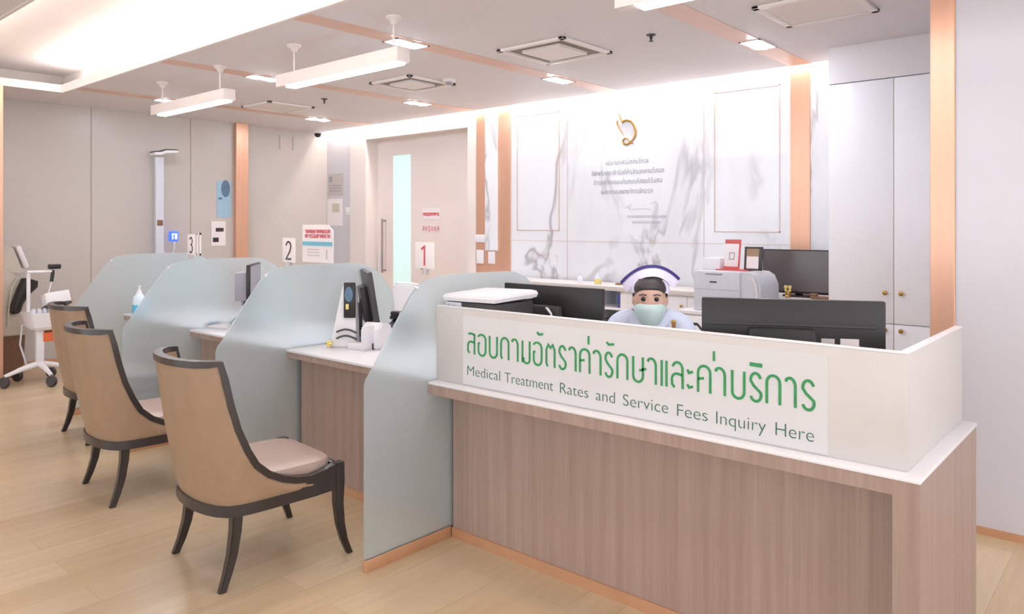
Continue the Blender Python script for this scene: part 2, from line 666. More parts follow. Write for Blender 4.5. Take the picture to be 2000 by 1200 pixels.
# copper stripes across the ceiling
for i, x in enumerate((-2.40, -4.36, -6.40, -8.35)):
    struct('trim_%d' % (16 + i), bx(x - .095, x + .095, 2.836, 6.54, CZ - .003, CZ), M_STRIPE)

# ================================================================== CEILING FITTINGS
DL = [(-4.40, 3.79, 'twin downlight on the copper stripe between the long pendant and the large square vent'),
      (-4.40, 5.70, 'twin downlight near the marble wall, above the engraved quotation'),
      (-2.38, 5.60, 'twin downlight closest to the white cabinets, above the grey monitor'),
      (-6.44, 5.72, 'small twin downlight above the door, beside the smoke detector'),
      (-6.44, 3.79, 'twin downlight touching the far end of the longer lit pendant'),
      (-8.40, 5.72, 'smallest twin downlight, nearest the dome camera in the corner'),
      (-8.40, 3.79, 'twin downlight right above the shorter pendant, farthest from the marble wall')]


def downlight(x, y, label):
    t = thing('downlight', label, 'ceiling light', (x, y, CZ), 0, 'twin downlights in the ceiling')
    bm = NB()
    x0, x1, y0, y1, w = -.085, .085, -.165, .165, .014
    for (a, b, c, d) in ((x0, x1, y0, y0 + w), (x0, x1, y1 - w, y1), (x0, x0 + w, y0, y1), (x1 - w, x1, y0, y1), (x0, x1, -.007, .007)):
        box(bm, a, b, c, d, -.008, -.001)
    obj('trim_frame', bm, M_FIXTURE, t, local=True)
    for s in (-1, 1):
        bm = NB()
        lathe(bm, [(0, -.001), (.063, -.001), (.066, -.006), (.05, -.016), (0, -.018)], 0, s * .079, 20)
        obj('lamp', bm, M_LAMP, t, local=True)


for a in DL:
    downlight(*a)


def pendant(x0, x1, y, z, label, cans):
    t = thing('linear_pendant', label, 'pendant light', (x0, y, z), 0, 'linear pendant lights')
    bm = NB()
    box(bm, x0, x1, y - .055, y + .055, z, z + .095, .003)
    obj('housing', bm, M_FIXTURE, t)
    bm = NB()
    box(bm, x0 + .12, x1 - .03, y - .04, y + .04, z - .014, z + .002, .004)
    obj('diffuser', bm, M_TUBE, t)
    for cx in cans:
        bm = NB()
        lathe(bm, [(0, 0), (.055, 0), (.055, -.012), (.03, -.03), (.018, -.055), (0, -.057)], cx, y, 16, CZ)
        ca = obj('ceiling_cup', bm, M_FIXTURE, t)
        bm = NB()
        tube(bm, [(cx, y, CZ - .05), (cx, y, z + .09)], .006, 6)
        obj('hanger_rod', bm, M_FIXTURE, ca)


pendant(-7.52, -6.08, 3.25, 2.685, 'short looking white linear pendant hanging nearest the far left wall', (-7.38, -6.25))
pendant(-5.26, -3.80, 3.25, 2.685, 'long white linear pendant hanging in the middle of the ceiling', (-5.09, -3.90))
pendant(-2.11, -.65, 3.25, 2.70, 'white linear pendant cut off by the upper edge above the counter sign', (-1.95, -.8))

def vent(x, y, s, label, style):
    t = thing('ceiling_vent', label, 'air vent', (x, y, CZ), 0, 'air conditioning vents')
    h = s / 2
    w = .045
    bm = NB()
    for (a, b, c, d) in ((-h, h, -h, -h + w), (-h, h, h - w, h), (-h, -h + w, -h, h), (h - w, h, -h, h)):
        box(bm, a, b, c, d, -.022, -.001, .004)
    obj('frame', bm, M_FIXTURE, t, local=True)
    k = h - w
    if style == 'panel':
        bm = NB()
        box(bm, -k, k, -k, k, -.004, -.001)
        obj('slot', bm, M_SEAM, t, local=True)
        bm = NB()
        q = k - .10
        prism(bm, [(-q, -q), (q, -q), (q, q), (-q, q)], 'z', -.030, -.006)
        obj('panel', bm, M_FIXTURE, t, local=True)
    else:
        bm = NB()
        box(bm, -k, k, -k, k, -.004, -.001)
        obj('backing', bm, M_GREY, t, local=True)
        bm = NB()
        n = 9
        for i in range(n):
            yy = -k + (i + .5) * 2 * k / n
            prism(bm, [(yy - .022, -.006), (yy + .012, -.018), (yy + .02, -.016), (yy - .012, -.004)], 'x', -k, k)
        obj('slats', bm, M_FIXTURE, t, local=True)


vent(-3.68, 4.72, .66, 'square ceiling vent with dark slot, in the middle above the counter', 'panel')
vent(-1.70, 4.90, .60, 'square ceiling vent with grey centre close to the upper edge, above the cabinets', 'grille')
vent(-5.57, 4.88, .60, 'pale square ceiling vent beside the round smoke detector', 'panel')
vent(-7.85, 4.80, .60, 'dark slotted ceiling vent farthest away, near the smallest downlight', 'grille')

t = thing('smoke_detector', 'round white smoke detector on the ceiling beside a pale vent', 'smoke detector', (-5.17, 4.99, CZ))
bm = NB()
lathe(bm, [(0, 0), (.06, 0), (.062, -.018), (.05, -.03), (0, -.031)], 0, 0, 24)
obj('base', bm, M_FIXTURE, t, local=True)
bm = NB()
lathe(bm, [(0, -.03), (.034, -.03), (.03, -.05), (0, -.056)], 0, 0, 24)
obj('sensor_cap', bm, M_GREY, t, local=True)
for (x, y, lab) in ((-2.85, 4.8, 'dark sprinkler head on the ceiling above the nurse'), (-7.0, 4.85, 'tiny sprinkler head on the ceiling farther from the cabinets')):
    t = thing('sprinkler', lab, 'sprinkler', (x, y, CZ), 0, 'ceiling sprinklers')
    bm = NB()
    lathe(bm, [(0, 0), (.036, 0), (.034, -.008), (.012, -.012), (.012, -.03), (0, -.03)], 0, 0, 16)
    obj('escutcheon', bm, M_DARK, t, local=True)
    bm = NB()
    lathe(bm, [(0, -.028), (.007, -.028), (.007, -.045), (.018, -.047), (.018, -.05), (0, -.05)], 0, 0, 12)
    obj('deflector', bm, M_BLACK, t, local=True)

t = thing('security_camera', 'white dome security camera with black eye in the ceiling corner', 'camera', (-9.40, 6.40, CZ))
bm = NB()
lathe(bm, [(0, 0), (.065, 0), (.07, -.03), (.06, -.045), (0, -.046)], 0, 0, 20)
obj('mount', bm, M_PWHITE, t, local=True)
bm = NB()
lathe(bm, [(0, -.04), (.05, -.045), (.046, -.075), (.026, -.098), (0, -.104)], 0, 0, 20)
obj('dome', bm, M_BLACK, t, local=True)

# ================================================================== COUNTER, DESKS, PARTITIONS
ZT = .825
t = thing('reception_counter', 'ash-laminate service counter with white top and raised cream screen', 'counter', (-1.7, 2.9, 0))
bm = NB()
box(bm, -2.768, -.565, 2.527, 3.42, ZT - .014, ZT, .003)
obj('worktop', bm, M_WHITE, t, label='white worktop edge')
bm = NB()
box(bm, -2.768, -.568, 2.530, 2.56, ZT - .062, ZT - .014)
box(bm, -.66, -.568, 2.56, 3.42, ZT - .062, ZT - .014)
box(bm, -2.768, -.66, 2.56, 2.70, ZT - .062, ZT - .03)
obj('fascia', bm, M_LAM, t)
bm = NB()
box(bm, -2.768, -.645, 2.70, 2.72, .0, ZT - .03)
obj('front_panel', bm, M_LAM, t)
bm = NB()
box(bm, -.645, -.568, 2.530, 3.42, 0, ZT - .062)
obj('end_panel', bm, M_LAM, t)
bm = NB()
box(bm, -2.76, -.66, 3.30, 3.36, .5, ZT - .014)
obj('rear_rail', bm, M_LAM, t)
obj('skirting', bx(-2.768, -.645, 2.690, 2.70, 0, .05), M_COPPER_SKIRT, t, label='copper skirting strip')
bm = NB()
box(bm, -2.77, -.615, 2.585, 2.61, ZT, 1.195, .002)
sc_ = obj('front_screen', bm, M_CREAM, t)
bm = NB()
box(bm, -.640, -.615, 2.61, 3.41, ZT, 1.195, .002)
obj('side_screen', bm, M_CREAM, t)
bm = NB()
box(bm, -2.77, -.614, 2.584, 2.611, 1.195, 1.201, .001)
box(bm, -.641, -.614, 2.611, 3.41, 1.195, 1.201, .001)
obj('edge_strip', bm, M_WHITE, t)

# --- the sign on the counter screen
GL = {}
GL['so'] = [[(.95, .0), (.95, .95)], [(.93, .56), (.6, .60)] + arc(.45, .38, .42, .22, 90, 180, 5) + [(.04, .16), (.26, .04)], [(.1, .97), (.55, .99), (1.05, .93)]]
GL['lo'] = [[(.06, .84)] + arc(.5, .74, .42, .26, 150, 0, 9) + [(.93, .0)], [(.9, .52), (.55, .56)] + arc(.45, .34, .42, .22, 90, 180, 5) + [(.05, .14), (.26, .02)]]
GL['o'] = [[(.1, .88)] + arc(.45, .76, .5, .24, 140, 0, 8) + [(.95, .25)] + arc(.5, .24, .45, .24, 0, -180, 9) + [(.05, .56), (.22, .60)]]
GL['bo'] = [[(.05, 1.0), (.05, .25)] + arc(.5, .24, .45, .24, 180, 360, 9) + [(.95, 1.0)]]
GL['tho'] = [[(.18, .02), (.05, .16), (.05, .72)] + arc(.5, .74, .45, .26, 180, 0, 10) + [(.95, 0)]]
GL['ko'] = [[(.05, 0), (.05, .72)] + arc(.5, .74, .45, .26, 180, 0, 10) + [(.95, 0)]]
GL['aa'] = [[(.05, .86)] + arc(.4, .72, .5, .28, 130, 0, 9) + [(.9, 0)]]
GL['mo'] = [[(.05, 1.0), (.05, .02)], [(.05, .2), (.2, .2)] + arc(.55, .16, .38, .16, 200, 360, 8) + [(.93, 1.0)]]
GL['to'] = [[(.2, .02), (.05, .16), (.05, .75), (.25, .98), (.5, .84), (.75, .98), (.95, .75), (.95, 0)]]
GL['ro'] = [[(.92, .82)] + arc(.48, .76, .42, .24, 25, 190, 8) + [(.3, .56), (.72, .40)] + arc(.5, .23, .45, .23, 25, -165, 9)]
GL['kho'] = [[(.05, 0), (.05, .72)] + arc(.5, .74, .45, .26, 180, 0, 10) + [(.95, 0)], [(.07, .50), (.48, .54)]]
GL['sso'] = [[(.05, 1.0), (.05, .25)] + arc(.5, .24, .45, .24, 180, 360, 9) + [(.95, 1.0)], [(.62, .46), (1.25, .56)]]
GL['ae'] = [[(.08, 1.0), (.08, 0)], [(.92, 1.0), (.92, 0)]]
GL['a'] = [[(.02, .78), (.3, .66), (.98, .72)], [(.02, .22), (.3, .10), (.98, .16)]]
SEQ = [('so', -2.545, -2.497), ('o', -2.476, -2.424), ('bo', -2.403, -2.351), ('tho', -2.331, -2.279), ('aa', -2.262, -2.222),
       ('mo', -2.2, -2.152), ('o', -2.134, -2.084), ('to', -2.062, -2.011), ('ro', -1.99, -1.951), ('aa', -1.936, -1.896),
       ('kho', -1.88, -1.825), ('aa', -1.809, -1.768), ('ro', -1.75, -1.712), ('ko', -1.692, -1.639), ('sso', -1.617, -1.567),
       ('aa', -1.548, -1.507), ('ae', -1.487, -1.462), ('lo', -1.442, -1.391), ('a', -1.375, -1.351), ('kho', -1.333, -1.278),
       ('aa', -1.261, -1.219), ('bo', -1.197, -1.146), ('ro', -1.127, -1.084), ('ko', -1.068, -1.016), ('aa', -0.999, -0.961),
       ('ro', -0.942, -0.899)]


def glyphs(bm, seq, z0, h, w, y, slope=0.0):
    for (g, a, b) in seq:
        zz = z0 + slope * (a - seq[0][1])
        for s in GL[g]:
            stroke(bm, [(a + u * (b - a), zz + v * h) for (u, v) in s], w, y)


def text_mesh(body, size, sx, m, name, x, y, z, parent, thin=0.0, width=None):
    c = bpy.data.curves.new(name, 'FONT')
    c.body = body
    c.size = size
    c.offset = thin
    c.extrude = .0008
    o = bpy.data.objects.new(name, c)
    COL.objects.link(o)
    dg = bpy.context.evaluated_depsgraph_get()
    me = bpy.data.meshes.new_from_object(o.evaluated_get(dg))
    bpy.data.objects.remove(o)
    xs = [v.co.x for v in me.vertices]
    if width:
        sx = width / (max(xs) - min(xs))
    M = Matrix.Translation((x - min(xs) * sx, y, z)) @ Matrix.Rotation(PI / 2, 4, 'X') @ Matrix.Diagonal((sx, 1, 1, 1))
    if parent is not None and parent.name in ROOTM:
        M = ROOTM[parent.name].inverted() @ M
    me.transform(M)
    me.materials.clear()
    me.materials.append(m)
    r = bpy.data.objects.new(name, me)
    COL.objects.link(r)
    r.parent = parent
    return r


t = thing('counter_sign', 'wide white sign with green Thai and English lettering on the counter screen', 'sign', (-1.7, 2.582, .831))
obj('board', bx(-2.578, -.856, 2.5815, 2.585, .832, 1.165), M_SIGN, t)
bm = NB()
glyphs(bm, SEQ, .982, .100, .0098, 2.5815, -.006)
for (x0, x1, z) in ((-2.112, -2.078, 1.116), (-1.742, -1.706, 1.110)):
    stroke(bm, [(x0, z + .010), (x0 + .010, z), (x1, z + .004)], .010, 2.5815)
for (x, z) in ((-1.833, 1.100), (-1.266, 1.098)):
    stroke(bm, [(x, z + .036), (x, z)], .009, 2.5815)
stroke(bm, [(-1.128, 1.104), (-1.082, 1.103)], .014, 2.5815)
obj('thai_lettering', bm, M_GREEN, t, label='green Thai lettering')
EN = [('Medical', -2.548, -2.335), ('Treatment', -2.306, -2.021), ('Rates', -1.984, -1.835), ('and', -1.796, -1.702), ('Service', -1.663, -1.457), ('Fees', -1.418, -1.292), ('Inquiry', -1.257, -1.069), ('Here', -1.034, -0.902)]
for (wd, a, b) in EN:
    text_mesh(wd, .068, .72, M_GREEN_D, 'english_word', a, 2.5812, .878 - .008 * (a + 2.548), t, thin=-.0011, width=b - a)


def desk(x0, x1, y0, label, end=False):
    t = thing('service_desk', label, 'desk', ((x0 + x1) / 2, 2.9, 0), 0, 'service window desks')
    bm = NB()
    box(bm, x0, x1, y0, 3.45, ZT - .016, ZT, .003)
    obj('worktop', bm, M_WHITE, t, label='white worktop')
    bm = NB()
    box(bm, x0 + .003, x1, y0 + .006, y0 + .03, ZT - .052, ZT - .016)
    box(bm, x0 + .003, x1, y0 + .03, max(2.70, y0 + .04), ZT - .052, ZT - .032)
    if end:
        box(bm, x0 + .003, x0 + .03, y0 + .03, 3.44, ZT - .052, ZT - .016)
    obj('fascia', bm, M_LAM, t)
    yp = max(2.70, y0 + .04)
    bm = NB()
    box(bm, x0 + .01, x1, yp, yp + .02, 0, ZT - .03)
    obj('front_panel', bm, M_LAM, t)
    for (a, b) in ((x0 + .01, x0 + .03), (x1 - .02, x1)):
        obj('side_panel', bx(a, b, yp + .02, 3.43, 0, ZT - .016), M_LAM, t)
    obj('skirting', bx(x0 + .01, x1, yp - .01, yp, 0, .05), M_COPPER_SKIRT, t, label='copper skirting strip')


desk(-4.158, -2.80, 2.60, 'desk of window 1 with a leaning monitor and grey card terminal on it')
desk(-5.493, -4.192, 2.62, 'desk of window 2 with a side-turned grey monitor on it')
desk(-6.91, -5.527, 2.70, 'end desk of window 3 with a bottle of blue sanitiser on it', True)


def partition(x, label, dy=0.0):
    t = thing('glass_partition', label, 'partition', (x, 2.7, 0), 0, 'frosted glass partitions')
    prof = [(2.147, .055), (2.147, .845)] + [(2.175 - .028 * math.cos(a), .845 + .058 * math.sin(a)) for a in (.3, .6, .9, 1.15)]
    prof += [(2.197, .940), (2.32, 1.118), (2.43, 1.264), (2.47, 1.302), (2.516, 1.327), (2.58, 1.341), (2.657, 1.347), (2.92, 1.349), (3.14, 1.345), (3.21, 1.335), (3.27, 1.314), (3.32, 1.286), (3.40, 1.215), (3.46, 1.13), (3.48, 1.05), (3.48, .055)]
    prof = [(a + dy, b) for a, b in prof]
    bm = NB()
    prism(bm, prof, 'x', x - .006, x + .006)
    obj('glass_panel', bm, M_FROST, t, smooth=False)
    obj('base_rail', bx(x - .012, x + .012, 2.147 + dy, 2.69 + dy, 0, .055, .001), M_COPPER_SKIRT, t, label='copper base rail')
    bm = NB()
    box(bm, x - .012, x + .012, 2.46 + dy, 2.475 + dy, 1.285, 1.30, .003)
    obj('corner_clip', bm, M_PWHITE, t)
    return t


partition(-2.784, 'frosted glass partition at the end of the sign counter')
partition(-4.175, 'frosted glass partition with the number 2 board above it')
partition(-5.51, 'frosted glass partition with the number 3 board above it')
partition(-6.96, 'faint frosted glass partition at the end desk, behind the sanitiser bottle', .15)

# ================================================================== CHAIRS
def lerp(a, b, t):
    return a + (b - a) * t


def make_chair(label):
    t = thing('visitor_chair', label, 'chair', (0, 0, 0), 0, 'tan barrel-back chairs at the service windows')
    # right half of the wrap-around back, front to rear: (bottom x, y) and (top x, y, z)
    B = [(.292, .13), (.294, .05), (.295, -.01), (.296, -.06), (.296, -.10), (.296, -.135), (.295, -.165), (.294, -.19), (.292, -.21), (.285, -.235)]
    T = [(.298, .11, .405), (.30, .03, .418), (.30, -.035, .440), (.30, -.10, .475), (.30, -.16, .530), (.30, -.20, .600), (.30, -.245, .705), (.298, -.277, .820), (.296, -.300, .930), (.290, -.318, 1.0)]
    for k in range(1, 6):
        a = PI / 2 * k / 5
        B.append((.285 * math.cos(a), -.235 - .115 * math.sin(a)))
        T.append((.290 * math.cos(a), -.318 - .145 * math.sin(a), 1.0))
    B = B + [(-x, y) for (x, y) in B[-2::-1]]
    T = T + [(-x, y, z) for (x, y, z) in T[-2::-1]]
    n = len(B)
    zb = .355
    th = .034

    def nrm(i):
        a, b = B[max(i - 1, 0)], B[min(i + 1, n - 1)]
        d = Vector((b[0] - a[0], b[1] - a[1], 0)).normalized()
        return Vector((d.y, -d.x, 0))          # pointing outwards
    bm = NB()
    rings = []
    for i in range(n):
        nn = nrm(i)
        if nn.dot(Vector((B[i][0], B[i][1], 0))) < 0:
            nn = -nn
        o_, i_ = [], []
        for k in range(9):
            s = k / 8
            p = Vector((lerp(B[i][0], T[i][0], s), lerp(B[i][1], T[i][1], s), lerp(zb, T[i][2] - .012, s)))
            bul = .010 * math.sin(PI * s)
            o_.append(p + nn * bul)
            i_.append(p - nn * (th - bul))
        rings.append(o_ + i_[::-1])
    loft(bm, rings)
    obj('backrest', bm, M_TAN, t, local=True)
    # dark timber edge following the sweep of the back
    bm = NB()
    rings = []
    w = .020
    path = [Vector((.298, .20, .42))] + [Vector(p) for p in T] + [Vector((-.298, .20, .42))]
    m = len(path)
    for i in range(m):
        j = min(max(i - 1, 0), n - 1)
        nn = nrm(j)
        if nn.dot(Vector((B[j][0], B[j][1], 0))) < 0:
            nn = -nn
        tg = (path[min(i + 1, m - 1)] - path[max(i - 1, 0)]).normalized()
        up = tg.cross(nn).normalized()
        c = path[i] - nn * .012
        h = .015
        rings.append([c + nn * w + up * h, c + nn * w - up * h, c - nn * w - up * h, c - nn * w + up * h])
    loft(bm, rings)
    obj('back_frame', bm, M_WOOD_D, t, local=True)
    # seat rail: a dark band running round the seat
    bm = NB()
    rings = []
    rp = [(.292, .262)] + B + [(-.292, .262)]
    for i, (x, y) in enumerate(rp):
        j = min(max(i - 1, 0), n - 1)
        nn = nrm(j)
        if nn.dot(Vector((B[j][0], B[j][1], 0))) < 0:
            nn = -nn
        p = Vector((x, y, 0))
        z0, z1 = (.318, .366)
        if y > .12:
            z1 = .420
        if y > .2:
            z0, z1 = .325, .452
        a, b = p + nn * .012, p - nn * .026
        rings.append([(a.x, a.y, z0), (a.x, a.y, z1), (b.x, b.y, z1), (b.x, b.y, z0)])
    loft(bm, rings)
    box(bm, -.29, .29, .236, .270, .335, .448, .006)
    obj('seat_rail', bm, M_WOOD_D, t, local=True)
    # seat cushion
    bm = NB()
    rings = []
    for (z, s) in ((.392, .95), (.41, 1.0), (.448, 1.0), (.464, .97), (.474, .86), (.479, .6), (.480, .2)):
        ring = []
        for k in range(32):
            a = 2 * PI * k / 32
            c_, s_ = math.cos(a), math.sin(a)
            e = .36
            x = .262 * s * math.copysign(abs(c_) ** e, c_)
            y = .01 + .262 * s * math.copysign(abs(s_) ** e, s_)
            if y < -.12:
                x *= 1 - .5 * (abs(y + .12) / .16) ** 2
            ring.append((x, y, z))
        rings.append(ring)
    loft(bm, rings)
    obj('seat', bm, M_SEAT, t, local=True)

    def leg(pts, ws):
        bm = NB()
        rings = []
        for (x, y, z), (a, b) in zip(pts, ws):
            rings.append([(x - a, y - b, z), (x + a, y - b, z), (x + a, y + b, z), (x - a, y + b, z)])
        loft(bm, rings)
        es = [e for e in bm.edges if abs(e.verts[0].co.z - e.verts[1].co.z) > .01]
        bmesh.ops.bevel(bm, geom=es, offset=.004, segments=2, affect='EDGES')
        obj('leg', bm, M_WOOD_D, t, local=True)
    for s in (1, -1):
        leg([(s * .285, .262, .45), (s * .285, .264, .36), (s * .285, .262, .25), (s * .290, .270, .15), (s * .297, .286, .07), (s * .306, .312, 0)],
            [(.024, .024), (.024, .024), (.021, .022), (.018, .02), (.016, .017), (.014, .015)])
        leg([(s * .262, -.235, .345), (s * .262, -.240, .25), (s * .264, -.255, .15), (s * .268, -.278, .07), (s * .275, -.305, 0)],
            [(.026, .024), (.024, .022), (.021, .02), (.018, .018), (.016, .016)])
    return t


chair = make_chair('tan barrel-back chair with dark frame, largest, in front of the window 1 desk')
chair.location = (-3.35, 1.95, 0)
chair.rotation_euler = (0, 0, math.radians(-5))
c2 = copy_tree(chair)
c2['label'] = 'tan barrel-back chair behind the largest one, in front of the window 2 desk'
c2.location = (-4.755, 2.03, 0)
c3 = copy_tree(chair)
c3['label'] = 'tan barrel-back chair mostly hidden, beside the medical cart at the end desk'
c3.location = (-6.18, 2.38, 0)
c3.rotation_euler = (0, 0, math.radians(-2))


# ================================================================== MONITORS
def monitor(label, loc, yaw, w, h, zc, tilt=0.0, front=None, back=None, depth=.028, stand='plain', boxback=False, extra=None, group='computer monitors'):
    """Screen faces local -Y; loc is the foot on its counter, zc the screen centre height above it."""
    t = thing('monitor', label, 'monitor', loc, yaw, group)
    R = Matrix.Translation((0, -.03, zc)) @ Matrix.Rotation(tilt, 4, 'X')
    bm = NB()
    box(bm, -w / 2, w / 2, -depth / 2, depth / 2, -h / 2, h / 2, .005, R)
    hs = obj('housing', bm, back or M_BLACK, t, local=True)
    bm = NB()
    box(bm, -w / 2 + .012, w / 2 - .012, -depth / 2 - .002, -depth / 2 + .002, -h / 2 + .02, h / 2 - .012, 0, R)
    obj('screen', bm, front or M_SCREEN, t, local=True)
    bm = NB()
    if boxback:
        box(bm, -w * .46, -w * .10, depth / 2, depth / 2 + .085, -h * .42, h * .30, .006, R)
    box(bm, -w * .13, w * .24, depth / 2, depth / 2 + .045, -h * .45, h * .22, .012, R)
    obj('rear_cover', bm, (M_GREY if boxback else M_DARK) if back is None else back, t, local=True)
    bm = NB()
    box(bm, -.03, .03, -.012, .012, .012, zc - h * .1, .004, Matrix.Translation((0, .03, 0)))
    box(bm, -.035, .035, -.02, .035, zc - h * .2, zc - h * .02, .004)
    obj('neck', bm, M_BLACK, t, local=True)
    bm = NB()
    prism(bm, [(math.copysign(abs(math.cos(a)) ** .5, math.cos(a)) * .12, .01 + math.copysign(abs(math.sin(a)) ** .5, math.sin(a)) * .085) for a in [2 * PI * k / 28 for k in range(28)]], 'z', 0, .014)
    obj('foot', bm, M_BLACK, t, local=True)
    return t, R, hs


t, R, hs = monitor('black monitor seen from behind, between printer and nurse, behind the counter screen', (-2.42, 3.05, ZT), PI, .645, .36, .282)
bm = NB()
box(bm, .115, .215, .014, .062, .106, .114, .002, R)
obj('port_cover', bm, M_LGREY, t, local=True)
bm = NB()
box(bm, .135, .19, .014, .020, .012, .048, 0, R)
obj('sticker', bm, M_YELLOW, t, local=True, label='small yellow sticker')
bm = NB()
tube(bm, [(-.01, .03, .35), (-.04, .06, .352), (-.075, .075, .33), (-.09, .075, .28), (-.095, .07, .15), (-.095, .07, .01)], .006, 8)
obj('cable', bm, M_PWHITE, t, local=True, label='white cable')

t, R, hs = monitor('wide black all-in-one monitor seen from behind, beside the counter corner', (-1.085, 2.86, ZT), PI + math.radians(25.6), .665, .385, .298, back=M_BLACK, depth=.04)
bm = NB()
box(bm, -.30, .30, .020, .027, .090, .099, .002, R)
obj('rear_ridge', bm, M_DARK, t, local=True)
for (a, b, z0, z1, lab, mm) in ((-.155, -.108, .020, .048, 'cream sticker', M_CREAM), (-.240, -.175, .012, .050, 'white sticker', M_PAPER)):
    bm = NB()
    box(bm, a, b, .0205, .0225, z0, z1, 0, R)
    obj('sticker', bm, mm, t, local=True, label=lab)

monitor('grey-screened monitor on the back counter in front of the copper strip', (-2.356, 6.36, 1.0), 0, .575, .37, .213, front=M_SCREEN)
monitor('leaning monitor seen edge-on on the desk of window 1', (-4.03, 3.11, ZT), math.radians(149), .50, .36, .30, tilt=math.radians(-9), back=M_DARK)
monitor('side-turned monitor with pale grey screen on the desk of window 2', (-5.29, 2.99, ZT), math.radians(141), .48, .29, .34, front=M_GREY, boxback=True)


# ================================================================== NUMBER BOARDS AND NOTICES
def board(num, x0, x1, y, z0, z1, label, m=M_INK):
    t = thing('number_board', label, 'number sign', ((x0 + x1) / 2, y, z0), 0, 'window number boards')
    bm = NB()
    box(bm, x0, x1, y - .003, y + .003, z0, z1, .001)
    obj('plate', bm, M_PAPER, t)
    bm = NB()
    cx = (x0 + x1) / 2
    w, h = (x1 - x0) * .42, (z1 - z0) * .72
    zb = z0 + (z1 - z0) * .12
    S = {'1': [[(.15, .85), (.55, 1.0), (.55, 0)]],
         '2': [[(.02, .80)] + arc(.5, .74, .46, .26, 160, -20, 8) + [(.75, .45), (.05, .02), (.98, .02)]],
         '3': [[(.05, .86)] + arc(.48, .76, .44, .24, 130, -70, 7) + [(.42, .53)] + arc(.48, .26, .48, .27, 80, -140, 9)]}[num]
    for s in S:
        stroke(bm, [(cx - w / 2 + u * w, zb + v * h) for (u, v) in s], .011, y - .003)
    obj('numeral', bm, m, t)
    bm = NB()
    box(bm, cx - .02, cx + .02, y - .012, y + .012, z0 - .03, z0 + .002, .002)
    obj('clip', bm, M_ACRYL, t)
    return t


board('1', -2.945, -2.805, 2.60, 1.378, 1.515, 'white board with number 1 above the counter-end glass partition', M_RED)
board('2', -4.262, -4.122, 2.64, 1.368, 1.522, 'white board with number 2 on top of a glass partition')
t3 = board('3', -5.69, -5.575, 2.70, 1.375, 1.535, 'white folded board with number 3 on top of the glass partition beyond number 2')
bm = NB()
for z0, z1 in ((1.375, 1.39), (1.53, 1.545)):
    box(bm, -5.56, -5.50, 2.705, 2.712, z0, z1)
box(bm, -5.56, -5.55, 2.705, 2.712, 1.375, 1.545)
box(bm, -5.515, -5.50, 2.705, 2.712, 1.375, 1.545)
obj('side_plate', bm, M_PAPER, t3)

t = thing('notice_stand', 'white notice with red lines and a blue band beside the number 2 board', 'notice', (-4.15, 2.93, 1.352))
x0, x1 = -4.48, -4.125
bm = NB()
prism(bm, [(x0, 1.352), (x1, 1.352), (x1, 1.565), (x1 - .05, 1.600), (x1 - .09, 1.607), (x0, 1.607)], 'y', 2.926, 2.932)
obj('sheet', bm, M_PAPER, t)
bm = NB()
box(bm, x0 + .005, x1 - .008, 2.923, 2.926, 1.465, 1.492)
obj('blue_band', bm, M_BAND, t)
bm = NB()
for k, zz in enumerate((1.560, 1.528)):
    x = x0 + .035
    while x < x1 - .04:
        g = random.choice(['ko', 'aa', 'o', 'bo', 'ro', 'lo', 'to'])
        glyphs(bm, [(g, x, x + .014)], zz - .010, .022, .004, 2.925)
        x += .021
obj('red_lettering', bm, M_RED, t)
bm = NB()
stroke(bm, [(x1 - .07, 1.375), (x1 - .07, 1.44)], .006, 2.925)
obj('numeral_mark', bm, M_PAPER_G, t)
bm = NB()
for zz in (1.44, 1.42, 1.40):
    stroke(bm, [(x0 + .06, zz), (x0 + .2, zz)], .004, 2.925)
obj('small_print', bm, M_PAPER_G, t)

# --- notices on the sliding door
t = thing('door_notice', 'red printed notice stuck on the door above the number 1', 'notice', (-7.48, 6.885, 1.5))
bm = NB()
box(bm, -7.66, -7.31, 6.886, 6.8895, 1.69, 1.84)
box(bm, -7.66, -7.31, 6.886, 6.8895, 1.52, 1.60)
obj('sheet', bm, M_PAPER, t)
bm = NB()
for k in range(9):
    glyphs(bm, [(random.choice(['ko', 'o', 'to', 'bo', 'ro']), -7.645 + k * .036, -7.617 + k * .036)], 1.735, .036, .011, 6.886)
for k, g in enumerate(('lo', 'ae', 'ro', 'ae', 'bo', 'lo')):
    glyphs(bm, [(g, -7.65 + k * .058, -7.62 + k * .058)], 1.530, .062, .010, 6.886)
obj('red_lettering', bm, M_RED, t)

# --- paper on the corner pier
t = thing('wall_notice', 'grey printed sheet pinned on the corner pier', 'notice', (-9.4, YW, 2.05))
obj('sheet', bx(-9.56, -9.19, YW - .004, YW, 2.05, 2.38), M_PAPER_G, t)
bm = NB()
box(bm, -9.54, -9.46, YW - .006, YW - .004, 2.26, 2.34)
for z in (2.2, 2.16, 2.12):
    stroke(bm, [(-9.53, z), (-9.25, z)], .012, YW - .004)
obj('print', bm, M_GREY, t)
t = thing('wall_poster', 'tall pale sheet with a small picture below the grey sheet', 'notice', (-9.4, YW, 1.6))
obj('sheet', bx(-9.62 + .03, -9.21, YW - .004, YW, 1.60, 2.0), M_PAPER, t)
bm = NB()
box(bm, -9.46, -9.28, YW - .006, YW - .004, 1.80, 1.93)
obj('picture', bm, M_BEIGE, t)
tag(obj('wall_thermostat', bx(-9.13, -9.02, YW - .012, YW, 1.75, 1.87, .004), M_PWHITE), 'small white control plate on the corner pier beside the tall pale sheet', 'control plate')

# --- blue poster and papers on the far left wall
def wall_x_box(y0, y1, z0, z1, x=XL, th=.006):
    return bx(x, x + th, y0, y1, z0, z1)


